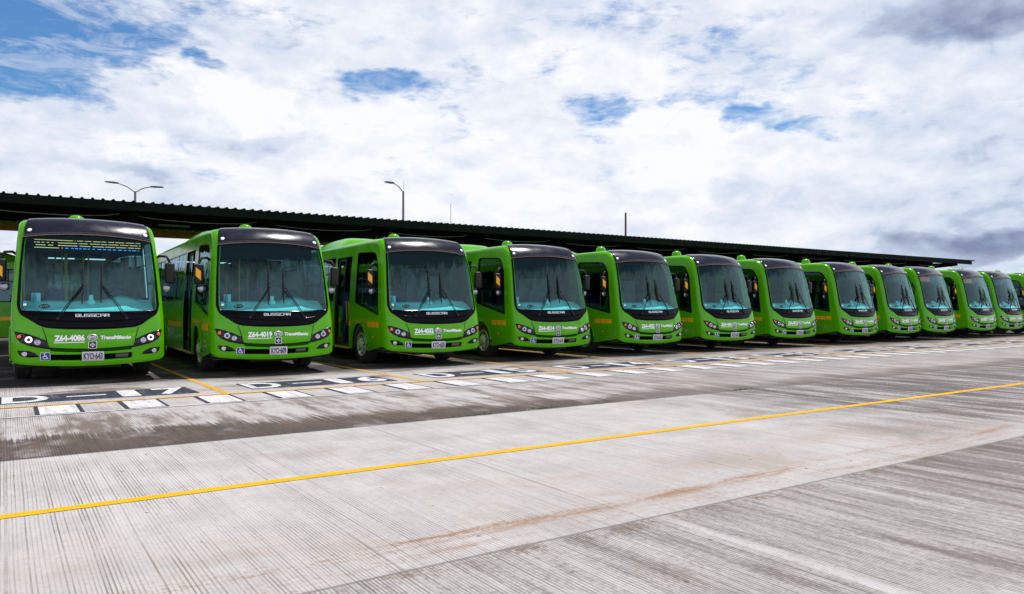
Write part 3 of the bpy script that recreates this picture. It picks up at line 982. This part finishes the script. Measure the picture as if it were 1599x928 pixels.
    # maker lettering on the mask
    def L_(c, x):
        w_ = .72; b_ = []
        if c == 'B': b_ = [[(0, 0), (w_, 0), (w_, .5), (0, .5)], [(0, .5), (w_ * .9, .5), (w_ * .9, 1), (0, 1), (0, 0)]]
        if c == 'U': b_ = [[(0, 1), (0, 0), (w_, 0), (w_, 1)]]
        if c == 'S': b_ = [[(w_, 1), (0, 1), (0, .5), (w_, .5), (w_, 0), (0, 0)]]
        if c == 'C': b_ = [[(w_, 1), (0, 1), (0, 0), (w_, 0)]]
        if c == 'A': b_ = [[(0, 0), (0, 1), (w_, 1), (w_, 0)], [(0, .45), (w_, .45)]]
        if c == 'R': b_ = [[(0, 0), (0, 1), (w_, 1), (w_, .5), (0, .5)], [(w_ * .55, .5), (w_, 0)]]
        return [[(x + a, b) for a, b in l] for l in b_]
    ls = []
    for i, c in enumerate('BUSSCAR'):
        ls += L_(c, i * 1.0)
    ftext('maker_lettering', '', -.27, .29, 1.262, 1.318, M['silver'], root, .012, vf=strokes2d(ls, .17))
    # ---- hood seams
    for s in (-1, 1):
        pl = [(s * .79, 1.075), (s * .75, .95), (s * .705, .74), (s * .68, .70)]
        vs = []; fs = []
        pts = densify(pl + pl[::-1], .05)[:len(densify(pl, .05))]
        pts = []
        for a, b in zip(pl[:-1], pl[1:]):
            for t in range(6): pts.append((a[0] + (b[0] - a[0]) * t / 6, a[1] + (b[1] - a[1]) * t / 6))
        pts.append(pl[-1])
        for p in pts:
            vs += [F(p[0] - .008, p[1], .004), F(p[0] + .008, p[1], .004)]
        for i in range(len(pts) - 1): fs.append((2*i, 2*i+1, 2*i+3, 2*i+2))
        link('hood_seam', mesh('hood_seam', vs, fs), M['seam'], body)
    # shade in the slot below the hood, painted as a dark green strip
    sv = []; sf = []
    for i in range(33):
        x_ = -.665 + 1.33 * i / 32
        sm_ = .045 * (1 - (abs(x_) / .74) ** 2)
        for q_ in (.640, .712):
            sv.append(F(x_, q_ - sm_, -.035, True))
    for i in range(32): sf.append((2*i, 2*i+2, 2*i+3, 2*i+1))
    link('hood_slot_shade', mesh('hood_slot_shade', sv, sf), M['slot'], root)
    # lower grille, seated in its recess
    gs = lambda x_: -.015 * (1 - (x_ / .68) ** 2)
    G = rnd([(-.67, .572), (-.655, .46), (-.3, .45), (.3, .45), (.655, .46), (.67, .572), (.3, .566), (-.3, .566)], [.02, .03, 0, 0, .03, .02, 0, 0])
    gr = fpatch('grille', G, M['grille'], root, -.030, st=.04)
    for k in range(4):
        z_ = .475 + .024 * k
        pts = [F(-.63 + 1.26 * i / 20, z_, -.022, True) for i in range(21)]
        MB().tube(pts, .003, 5).build('grille_bar', M['grille'], gr)
    fpatch('sensor_cover', rnd([(.38, .475), (.60, .48), (.61, .555), (.39, .55)], .02), M['sensor'], root, -.012, st=.05, thick=.015)
    # ---- head lamps
    HL = [(-1.215, 1.035), (-1.02, .975), (-.84, .895), (-.70, .815), (-.69, .75), (-.655, .665), (-.80, .69), (-.98, .735), (-1.12, .81), (-1.175, .89)]
    FG = [(-1.175, .655), (-1.00, .645), (-.90, .60), (-.83, .525), (-.96, .520), (-1.10, .53), (-1.145, .58)]
    for s in (-1, 1):
        ol = rnd(HL, .012) if s < 0 else mir(rnd(HL, .012))
        hl = fpatch('headlamp', ol, M['lamp_black'], root, .008, st=.05, thick=.02)
        rim_ = [(x_ , q_) for x_, q_ in ol]
        mb = MB(); fdisc(mb, s * 1.135, .925, [(.050, -.01), (.050, .02), (.036, .026)], 18); mb.build('lamp_ring', M['lamp_black'], hl, True)
        mb = MB(); fdisc(mb, s * 1.135, .925, [(.038, .0), (.038, .022), (.026, .032), (.001, .036)], 18); mb.build('turn_signal', M['amber'], hl, True)
        mb = MB(); fdisc(mb, s * .995, .862, [(.058, -.01), (.058, .018), (.052, .022), (.030, .016)], 20); mb.build('main_beam_ring', M['ring'], hl, True)
        mb = MB(); fdisc(mb, s * .995, .862, [(.034, .012), (.022, .028), (.001, .032)], 18); mb.build('main_beam_lens', M['purple'], hl, True)
        mb = MB(); fdisc(mb, s * .862, .805, [(.050, -.01), (.050, .018), (.040, .022), (.028, .012)], 20); mb.build('dipped_beam_ring', M['lens'], hl, True)
        mb = MB(); fdisc(mb, s * .862, .805, [(.030, .008), (.018, .024), (.001, .028)], 18); mb.build('dipped_beam_lens', M['lens'], hl, True)
        ol = rnd(FG, .02) if s < 0 else mir(rnd(FG, .02))
        fg = fpatch('fog_lamp_pocket', ol, M['lamp_black'], root, .006, st=.05, thick=.02)
        mb = MB(); fdisc(mb, s * 1.06, .585, [(.044, -.01), (.044, .014), (.036, .02), (.022, .014), (.001, .020)], 18); mb.build('fog_lamp', M['lens'], fg, True)
        # mirror
        sg = -1 if s < 0 else 1
        mr = empty('mirror', (0, 0, 0)); mr.parent = root
        y0 = .80 if s < 0 else .62
        mb = MB()
        mb.tube([(s * 1.13, y0 + .25, 2.42), (s * 1.24, y0 + .10, 2.50), (s * 1.36, y0 + .02, 2.49), (s * 1.41, y0, 2.40), (s * 1.42, y0, 2.30)], .026, 8)
        mb.build('mirror_arm', M['black'], mr, True)
        mb = MB().box(s * 1.42 - .09, s * 1.42 + .09, y0 - .07, y0 + .06, 1.93, 2.36, bev=.045)
        mb.build('mirror_housing', M['black'], mr, True)
        mb = MB(); mb.lathe([(.001, -.02), (.06, -.018), (.085, 0), (.078, .012), (.04, .02), (.001, .022)], (s * 1.36, y0 + .04, 1.84), (0, -1, 0.1), 18)
        mb.build('round_mirror', M['round'], mr, True)
        if s < 0:
            vs = [(-1.495, y0 - .079, 2.29), (-1.395, y0 - .085, 2.20), (-1.395, y0 - .085, 2.01), (-1.495, y0 - .079, 2.10)]
            link('orange_panel', mesh('orange_panel', [(a, b, c) for a, b, c in vs] + [(a, b + .01, c) for a, b, c in vs],
                 [(0, 3, 2, 1), (4, 5, 6, 7), (0, 1, 5, 4), (1, 2, 6, 5), (2, 3, 7, 6), (3, 0, 4, 7)]), M['orange'], mr)
        # wiper
        wp = empty('wiper', (0, 0, 0)); wp.parent = root
        bx = -.15 if s < 0 else .17
        mb = MB()
        for dx_ in (0, .035):
            mb.tube([F(s * .56 + dx_, 1.235, .03, True), F(s * .40 + dx_, 1.50, .06, True), F(bx + dx_ * .6, 1.86, .075, True)], .0085, 6)
        mb.build('wiper_arm', M['black'], wp)
        mb = MB(); fdisc(mb, s * .56 + .015, 1.235, [(.03, 0), (.03, .035), (.001, .045)], 12); mb.build('wiper_pivot', M['black'], wp)
        q0, q1 = (1.50, 2.36) if s < 0 else (1.52, 2.30)
        sl = -.02 if s < 0 else -.035
        mb = MB()
        mb.tube([F(bx - sl * (t - .5), q0 + (q1 - q0) * t, .022, True) for t in [i / 10 for i in range(11)]], [.009, .012, .014, .015, .017, .018, .017, .015, .014, .012, .009], 6)
        mb.tube([F(bx - sl * (t - .5), q0 + (q1 - q0) * t, .045 + .02 * math.sin(math.pi * t), True) for t in (.2, .35, .5, .65, .8)], .007, 5)
        mb.build('wiper_blade', M['rubber'], wp)
    # ---- emblem oval + badge
    def ell(cx, cq, rx, rq, k=28): return [(cx + rx * math.cos(2 * math.pi * i / k), cq + rq * math.sin(2 * math.pi * i / k)) for i in range(k)]
    em = fpatch('oval_emblem', ell(.0, .875, .082, .050), M['purple'], root, .027, st=.05, thick=.016)
    fpatch('emblem_ring', ell(.0, .875, .086, .054), M['silver'], em, .033, [ell(.0, .875, .072, .041)], st=.05, thick=.006)
    ftext('emblem_letters', 'BYD', -.055, .055, .853, .897, M['silver'], em, .031, .03)
    sq = lambda c, q, r: rnd([(c - r, q - r), (c + r, q - r), (c + r, q + r), (c - r, q + r)], r * .35)
    bd = fpatch('square_badge', sq(0, .735, .068), M['purple'], root, .030, st=.05, thick=.03)
    fpatch('badge_border', sq(0, .735, .070), M['silver'], bd, .034, [sq(0, .735, .060)], st=.05, thick=.004)
    vs = []; fs = []
    for (a, b) in ((0, .026), (.026, 0), (0, -.026), (-.026, 0)):
        j = len(vs)
        vs += [F(a + c, .735 + b + d, .034, True) for c, d in ((0, .017), (.017, 0), (0, -.017), (-.017, 0))]
        fs.append((j, j + 1, j + 2, j + 3))
    link('badge_star', mesh('badge_star', vs, fs), M['silver'], bd)
    ftext('operator_lettering', 'TransMilenio', .13, .645, .835, .905, M['white'], root, .026, .05, .12)
    # accessibility sign
    isa = fpatch('access_sign', sq(-.745, .535, .076), M['white'], root, .010, st=.05, thick=.008)
    fpatch('sign_panel', sq(-.745, .535, .069), M['blue'], isa, .013, st=.05)
    cx, cq = -.75, .535
    icon = []
    circ = [(cx + .032 * math.cos(R(a)), cq - .016 + .030 * math.sin(R(a))) for a in range(110, 361, 25)]
    iv, if_ = strokes2d([[(cx - .006, cq + .042), (cx - .004, cq + .002), (cx + .022, cq + .001), (cx + .036, cq - .038), (cx + .046, cq - .036)], [(cx - .005, cq + .022), (cx + .018, cq + .020)], circ], .009)
    hd = [(cx - .007 + .011 * math.cos(R(a)), cq + .052 + .010 * math.sin(R(a))) for a in range(0, 360, 40)]
    j = len(iv); iv += hd; if_.append(tuple(range(j, j + len(hd))))
    link('sign_symbol', mesh('sign_symbol', [F(p[0], p[1], .016, True) for p in iv], if_), M['white'], isa)
    # ---- windscreen stickers (inside corner, on the glass)
    st_ = fpatch('oval_sticker', ell(-.76, 1.475, .10, .048), M['mask'], root, .006, st=.05)
    fpatch('sticker_ring', ell(-.76, 1.475, .10, .048), M['teal'], st_, .008, [ell(-.76, 1.475, .092, .041)], st=.05)
    ftext('sticker_letters', 'BYD', -.83, -.69, 1.456, 1.494, M['teal'], st_, .009, .02)
    fpatch('square_sticker', [(-1.085, 1.50), (-1.035, 1.50), (-1.035, 1.54), (-1.085, 1.54)], M['white'], root, .005, st=.05)
    fpatch('blue_sticker', [(-1.085, 1.545), (-1.035, 1.545), (-1.035, 1.585), (-1.085, 1.585)], M['sticker'], root, .005, st=.05)
    # ---- side details
    for s in (-1, 1):
        for w_ in side_windows(s):
            cx = sum(p[0] for p in w_) / len(w_); cy = sum(p[1] for p in w_) / len(w_)
            wn = spatch('side_window', s, [(cx + (p[0] - cx) * 1.03, cy + (p[1] - cy) * 1.03) for p in w_], M['sg'], root, -.014)
            inner = [(cx + (p[0] - cx) * .955, cy + (p[1] - cy) * .955) for p in w_]
            outer = [(cx + (p[0] - cx) * 1.015, cy + (p[1] - cy) * 1.015) for p in w_]
            spatch('window_seal', s, outer, M['mask'], wn, .004, [inner], .2)
            if w_ is WIN_F:
                spatch('window_bar', s, [(.80, 1.93), (2.28, 1.93), (2.28, 2.00), (.80, 2.00)], M['mask'], wn, -.006)
            else:
                y0 = min(p[0] for p in w_); y1 = max(p[0] for p in w_)
                spatch('window_bar', s, [(y0, 2.36), (y1, 2.36), (y1, 2.40), (y0, 2.40)], M['mask'], wn, -.004)
                ym = (y0 + y1) / 2
                spatch('window_bar', s, [(ym - .02, 2.40), (ym + .02, 2.40), (ym + .02, 2.80), (ym - .02, 2.80)], M['mask'], wn, -.003)
        segs = [(.60, .83), (.85, 1.09), (1.11, 1.38)] + ([(2.56, 2.74)] if s < 0 else [(2.6, 3.9)]) + [(4.1, 5.4), (5.42, 6.6), (8.3, 9.6)]
        for a, b in segs:
            spatch('orange_reflector', s, [(a, .945), (b, .945), (b, 1.075), (a, 1.075)], M['orange'], root, .004)
        mb = MB().lathe([(.001, -.01), (.03, -.01), (.03, .012), (.012, .018), (.001, .019)], (s * HWR, 1.02, .70), (s, 0, 0), 14)
        for v_ in range(len(mb.v)):
            x_, y_, z_ = mb.v[v_]; mb.v[v_] = (x_, 1.02 + (y_ - 1.02) * 1.9, z_)
        mb.build('side_marker', M['amber'], root, True)
        # flared arch lips
        for cy, rr in ((WY1, .56), (WY2, .60)):
            pts = [side_fn(s, p[0], p[1], .006) for p in arc(cy, WZ, rr, -12, 192, 24)]
            MB().tube(pts, .028, 6).build('wheel_arch', M['green'], root, True)
            mb = MB()
            a_ = arc(cy, WZ, rr - .01, -10, 190, 16)
            i0 = len(mb.v)
            for p in a_:
                mb.v += [(s * 1.25, p[0], p[1]), (s * .72, p[0], p[1])]
            for i in range(len(a_) - 1): mb.f.append((2*i, 2*i+2, 2*i+3, 2*i+1))
            mb.build('wheel_well', M['under'], root)
        # panel joint behind front corner
        spatch('panel_joint', s, [(.50, .36), (.508, .36), (.508, 1.18), (.50, 1.18)], M['seam'], root, .003)
    # fuel/side seam on roof edge
    # door (two leaves, dark glass)
    dr = empty('door', (0, 0, 0)); dr.parent = root
    a, b = 3.385, 3.96
    spatch('door_leaf', -1, rnd([(a, .42), (b, .42), (b, 2.78), (a, 2.78)], .03), M['black'], dr, -.05, [rnd([(a + .06, .62), (b - .06, .62), (b - .06, 2.70), (a + .06, 2.70)], .05)], .3)
    spatch('door_glass', -1, [(a + .05, .6), (b - .05, .6), (b - .05, 2.71), (a + .05, 2.71)], M['sg'], dr, -.056, st=.3)
    MB().box(-1.14, -.62, 2.83, 2.87, .44, 2.75).build('door_leaf', M['black'], dr)
    for y_ in (3.10, 3.30):
        MB().tube([(-1.14, y_, .95), (-1.13, y_ + .03, 1.15), (-1.12, y_ + .12, 1.45), (-1.12, y_ + .14, 1.60)], .018, 6).build('door_rail', M['yellow_rail'], dr, True)
    MB().box(-1.27, -.9, 2.80, 3.96, .335, .375).build('step_edge', M['yellow_rail'], dr)
    # ---- wheels
    for (cy, dual) in ((WY1, 0), (WY2, 1)):
        for s in (-1, 1):
            wh = empty('wheel', (0, 0, 0)); wh.parent = root
            c = (s * 1.07, cy, WZ)
            ax = (s, 0, 0)
            tp = [(.30, -.13), (.40, -.15), (.455, -.14), (.475, -.11), (.482, -.06), (.476, -.05), (.482, -.04), (.482, .04), (.476, .05), (.482, .06), (.475, .11), (.455, .14), (.40, .15), (.30, .13)]
            if dual: tp = [(r_, h_ * 2 - .13) for r_, h_ in tp]
            mb = MB().lathe(tp, c, ax, 40); mb.build('tyre', M['rubber'], wh, True)
            if dual: rp = [(.30, .13), (.285, .12), (.27, -.02), (.22, -.08), (.17, -.08), (.15, .02), (.10, .05), (.001, .06)]
            else: rp = [(.305, .13), (.29, .155), (.275, .145), (.262, .09), (.235, .075), (.205, .125), (.165, .155), (.15, .15), (.14, .17), (.11, .20), (.06, .212), (.001, .214)]
            mb = MB().lathe(rp, c, ax, 40)
            mb.build('rim', M['rim'], wh, True)
            mb = MB()
            for k in range(10):
                a = 2 * math.pi * k / 10
                cc_ = (s * (1.07 + (.155 if not dual else -.02)), cy + .178 * math.cos(a), WZ + .178 * math.sin(a))
                mb.lathe([(.016, -.03), (.016, .025), (.001, .03)], cc_, ax, 6)
            mb.build('wheel_nuts', M['chrome'], wh)
            mb = MB()
            for k in range(8):
                a = 2 * math.pi * (k + .5) / 8
                cc_ = (s * (1.07 + (.088 if not dual else -.04)), cy + .236 * math.cos(a), WZ + .236 * math.sin(a))
                mb.lathe([(.026, 0), (.026, .022), (.001, .022)], cc_, ax, 10)
            mb.build('hand_holes', M['under'], wh)
    # ---- underside, chassis
    mb = MB()
    mb.box(-1.2, 1.2, .26, BL - .1, .345, .38)
    mb.box(-.5, .5, .3, 9.6, .28, .345)
    mb.box(-1.0, 1.0, WY1 - .07, WY1 + .07, .36, .50)
    mb.box(-1.0, 1.0, WY2 - .1, WY2 + .1, .36, .52)
    
    mb.build('underframe', M['under'], root)
    # ---- roof fittings
    mb = MB().lathe([(.17, 0), (.165, .09), (.14, .15), (.10, .19), (.05, .21), (.001, .215)], (-.12, 2.5, 3.215), (0, 0, 1), 24)
    mb.build('roof_antenna', M['green'], root, True)
    pod = MB()
    ys_ = [4.3, 4.5, 4.9, 5.4, 6.4, 7.1, 7.4]; hs_ = [0.0, .14, .27, .33, .33, .28, 0.0]
    for y_, h_ in zip(ys_, hs_):
        for i in range(13):
            u = -1 + 2 * i / 12
            pod.v.append((u * .92, y_, 3.12 + (h_ + .08) * (1 - abs(u) ** 4)))
    for a in range(len(ys_) - 1):
        for b in range(12):
            i = a * 13 + b; pod.f.append((i, i + 1, i + 14, i + 13))
    pod.build('roof_unit', M['green'], root, True)
    # ---- cabin
    MB().box(-1.2, 1.2, .45, BL - .1, .40, .44).build('cabin_floor', M['floor_in'], root)
    for s in (-1, 1):
        holes = [[(cxy[0], cxy[1]) for cxy in w_] for w_ in side_windows(s)]
        if s < 0: holes.append(DOOR)
        outl = [(.55, .46), (BL - .1, .46), (BL - .1, 2.95), (1.2, 2.95), (.95, 2.6), (.62, 1.3)]
        ok = spatch('side_lining', s, outl, M['trim'], root, -.06, holes, .3)
    MB().box(-1.12, 1.12, 1.25, BL - .15, 2.93, 2.96).build('ceiling_panel', M['trim'], root)
    # dashboard
    dm = MB()
    top = []
    for i in range(25):
        x_ = -1.08 + 2.16 * i / 24
        hump = .10 * math.exp(-((x_ - .55) / .26) ** 2)
        fr = F(x_, 1.40, 0, True)
        top.append([(x_, fr.y + .05, 1.36), (x_, fr.y + .20, 1.43), (x_, .66, 1.54 + hump * .6), (x_, .80, 1.58 + hump), (x_, .88, 1.45), (x_, .90, .9)])
    for r_ in top: dm.v += r_
    for i in range(24):
        for j in range(5):
            a = i * 6 + j; dm.f.append((a, a + 6, a + 7, a + 1))
    dm.build('dashboard', M['dash'], root, True)
    mb = MB(); mb.lathe([(.001, 0), (.07, .01), (.075, .05), (.05, .09), (.02, .10), (.001, .10)], (0.02, .55, 1.50), (0, -.3, 1), 18)
    mb.lathe([(.04, 0), (.04, .12), (.001, .13)], (.02, .58, 1.56), (0, 0, 1), 14)
    mb.build('dash_fan', M['dash'], root, True)
    # steering wheel, driver seat
    pts = [(.55 + .23 * math.cos(a), .98 + .10 * math.sin(a), 1.62 + .20 * math.sin(a)) for a in [2 * math.pi * i / 24 for i in range(25)]]
    MB().tube(pts, .016, 6).build('steering_wheel', M['black'], root, True)
    ds = MB(); ds.box(.30, .82, 1.5, 1.98, 1.05, 1.20, .05); ds.box(.32, .80, 1.95, 2.10, 1.15, 1.95, .05); ds.box(.42, .70, 1.96, 2.08, 1.95, 2.15, .04)
    ds.build('driver_seat', M['floor_in'], root, True)
    MB().box(.15, 1.15, 2.25, 2.29, .9, 2.3).build('driver_partition', M['trim'], root)
    MB().box(-1.14, -.35, 2.25, 2.28, .9, 1.55).build('stanchion_panel', M['trim'], root)
    for (x_, y_, m_) in ((-.82, 2.9, 'seat'), (-.82, 4.3, 'seat'), (-.38, 4.3, 'seat'), (.42, 3.2, 'seat'), (.86, 3.2, 'seat'), (.42, 4.2, 'seat'), (.86, 4.2, 'seat_red'),
                        (-.82, 5.2, 'seat'), (-.38, 5.2, 'seat_red'), (.42, 5.2, 'seat'), (.86, 5.2, 'seat')):
        sb = MB(); sb.box(x_ - .20, x_ + .20, y_, y_ + .42, 1.08, 1.16, .03); sb.box(x_ - .20, x_ + .20, y_ + .38, y_ + .46, 1.12, 1.88, .03)
        sb.box(x_ - .04, x_ + .04, y_ + .15, y_ + .3, .44, 1.08)
        sb.build('passenger_seat', M[m_], root, True)
    for (x_, y_) in ((-.30, 2.3), (-.25, 4.0), (.18, 3.6), (-.25, 5.6), (.18, 5.4), (-1.05, 2.35)):
        MB().tube([(x_, y_, .44), (x_, y_, 2.93)], .017, 6).build('grab_pole', M['yellow_rail'], root)
    for x_ in (-.35, .3):
        MB().tube([(x_, 2.2, 2.72), (x_, 8.5, 2.72)], .017, 6).build('grab_rail', M['yellow_rail'], root)
    # destination sign box
    MB().box(-.98, .95, .80, .92, 2.50, 2.80).build('destination_sign', M['mask'], root)
    MB().box(-.95, -.80, .70, .73, 1.55, 1.72, .01).build('paper_card', M['plate'], root)
    MB().lathe([(.028, 0), (.030, .12), (.022, .15), (.012, .17), (.012, .19), (.001, .19)], (-.90, .66, 1.53), (0, 0, 1), 12).build('bottle', M['teal'], root, True)

M['slot'] = mat('slot_shade', (0.008, 0.05, 0.001), 0.7, spec=0.1)
M['chrome_d'] = mat('visor_rim', (0.30, 0.20, 0.20), 0.35, metal=0.5)
M['lamp_black'] = mat('lamp_black', (0.006, 0.006, 0.010), 0.12, coat=0.15, spec=0.2)
M['grille'] = mat('grille_black', (0.002, 0.002, 0.003), 0.8, spec=0.05)
M['sensor'] = mat('sensor_cover', (0.06, 0.055, 0.07), 0.4)
M['ring'] = mat('lamp_ring', (0.45, 0.42, 0.52), 0.15, metal=0.7)
M['round'] = mat('round_mirror_glass', (0.22, 0.22, 0.26), 0.1, metal=0.8)
M['teal'] = mat('teal_plastic', (0.10, 0.32, 0.34), 0.5)

proto = empty('city_bus', (0, 0, 0))
make_bus(proto)
def kids(o): return [c for c in ALL if c.parent == o]
ALL = list(COL.objects)
PROTO_TREE = [(c, [g_ for g_ in ALL if g_.parent == c]) for c in ALL if c.parent == proto]
def dup_bus():
    r = proto.copy(); COL.objects.link(r)
    for c, gs in PROTO_TREE:
        cc_ = c.copy(); COL.objects.link(cc_); cc_.parent = r
        for g_ in gs:
            gg = g_.copy(); COL.objects.link(gg); gg.parent = cc_
    return r
def text_parts(r, num, plate):
    if num:
        ftext('fleet_number', num, -.61, -.125, .815, .93, M['white'], r, .026, .052, under=(.018, .014))
    pl = fpatch('number_plate', rnd([(-.17, .435), (.19, .435), (.19, .61), (-.17, .61)], .015), M['plate'], r, .030, st=.1, thick=.02)
    if plate:
        ftext('plate_text', plate, -.145, .165, .470, .588, M['ink'], pl, .033, .03)

BUSES = [ # X, Y, yaw(deg), number, plate, label
    (1.36, 16.15, -0.6, 'Z64-4086', 'KYO\u00b7643', 'green city bus numbered Z64-4086 with lit halo lamps, leftmost in the row'),
    (4.8, 15.97, -2.1, 'Z64-4019', 'KYO\u00b7609', 'green city bus numbered Z64-4019, second from the left'),
    (8.73, 16.11, -2.7, 'Z64-4032', 'KYO\u00b7620', 'green city bus numbered Z64-4032, third from the left'),
    (12.49, 16.22, -3.0, 'Z64-4014', 'KYO\u00b7614', 'green city bus numbered Z64-4014, fourth from the left'),
    (16.3, 16.25, -1.1, 'Z64-4022', 'KYO\u00b7622', 'green city bus, fifth from the left, with two orange mirror panels beside it'),
    (19.83, 16.25, -1.4, 'Z64-4061', 'KYO\u00b7631', 'green city bus, sixth from the left in the row'),
    (23.49, 16.37, -1.1, 'Z64-4012', 'KYO\u00b7612', 'green city bus, seventh from the left in the row'),
    (27.69, 16.41, 0.1, 'Z64-4027', 'KYO\u00b7627', 'green city bus, eighth from the left in the row'),
    (31.2, 16.5, 0.8, 'Z64-4035', 'KYO\u00b7635', 'green city bus, ninth from the left in the row'),
    (33.9, 16.37, 0.2, 'Z64-4020', 'KYO\u00b7641', 'green city bus, tenth from the left, below the canopy tip'),
    (37.75, 16.37, -0.2, 'Z64-4038', 'KYO\u00b7638', 'green city bus just right of the canopy end, third from the right'),
    (40.87, 16.44, 0.2, 'Z64-4040', 'KYO\u00b7640', 'green city bus, second from the right edge'),
    (44.8, 16.4, 0, None, None, 'green city bus cut off by the right edge of the photo'),
]
GRP = 'green city buses parked side by side'
def setup(r, i):
    X_, Y_, yw, num, pl, lab = BUSES[i]
    r.location = (X_, Y_, 0); r.rotation_euler = (0, 0, R(yw)); r.scale = (1.015, 1, 1)
    tag(r, lab, 'bus', GRP)
roots = []
for i in range(1, len(BUSES)):
    r = dup_bus(); setup(r, i); roots.append(r)
    text_parts(r, BUSES[i][3], BUSES[i][4])
# crosswise buses at the back: leftmost seen, others added unseen to darken gap reflections
for k_, (xn, lab) in enumerate(((4.9, 'far left'), (15.6, 'second and third buses'), (26.3, 'fourth to sixth buses'), (37.0, 'seventh to ninth buses'))):
    r = dup_bus(); r.location = (xn, 34.2, 0); r.rotation_euler = (0, 0, R(90))
    tag(r, 'shaded bus parked crosswise under the canopy ' + ('at the far left edge' if k_ == 0 else 'unseen behind the ' + lab), 'bus', 'buses parked crosswise under the canopy')
setup(proto, 0)
text_parts(proto, BUSES[0][3], BUSES[0][4])
# lit features of the first bus
bus1 = proto
for c in list(bus1.children):
    if c.name.startswith('headlamp'):
        for g_ in list(c.children):
            if g_.name.startswith('main_beam_ring'):
                g_.data = g_.data.copy(); g_.data.materials.clear(); g_.data.materials.append(M['halo'])
                g_['label'] = 'lit white halo ring'
sign = [c for c in bus1.children if c.name.startswith('destination_sign')][0]
sign['label'] = 'lit destination sign with dashed yellow and blue rows'
rs = random.Random(3)
def led_rows(sign, rows_, name='lit_rows'):
    by = {}
    for (z_, spans) in rows_:
        for (a, b, m_) in spans:
            by.setdefault(m_, MB()).box(a, b, .788, .797, z_ - .0065, z_ + .0065)
    for m_, mb in by.items():
        mb.build(name, M[m_], sign)
def dashes(a, b, m_, lo=.02, hi=.12, gap=.025):
    o = []; x_ = a
    while x_ < b:
        w_ = rs.uniform(lo, hi); o.append((x_, min(b, x_ + w_), m_)); x_ += w_ + gap * rs.uniform(.6, 1.6)
    return o
led_rows(sign, [
    (2.745, [(-.90, -.88, 'led_r'), (-.88, -.27, 'led_y')] + dashes(-.20, .90, 'led_y', .08, .16) + dashes(-.24, .85, 'led_r', .01, .02, .22)),
    (2.695, dashes(-.90, -.56, 'led_y', .02, .05) + [(-.52, -.20, 'led_y')] + dashes(-.16, .90, 'led_y', .10, .18) + dashes(-.18, .85, 'led_b', .01, .02, .2)),
    (2.645, [(-.88, -.72, 'led_y'), (-.68, -.60, 'led_y'), (-.52, -.2, 'led_y')] + dashes(-.16, .90, 'led_y', .08, .2) + dashes(-.5, .85, 'led_r', .01, .02, .2)),
    (2.595, [(-.90, -.50, 'led_y'), (-.46, -.44, 'led_r')] + dashes(-.40, .88, 'led_b', .03, .07, .03))])
for idx in (9, 10):
    sg_ = [c for c in roots[idx - 1].children if c.name.startswith('destination_sign')][0]
    led_rows(sg_, [(2.73 - .05 * k, dashes(-.9, .2, 'led_r', .05, .15, .04)) for k in range(4)])
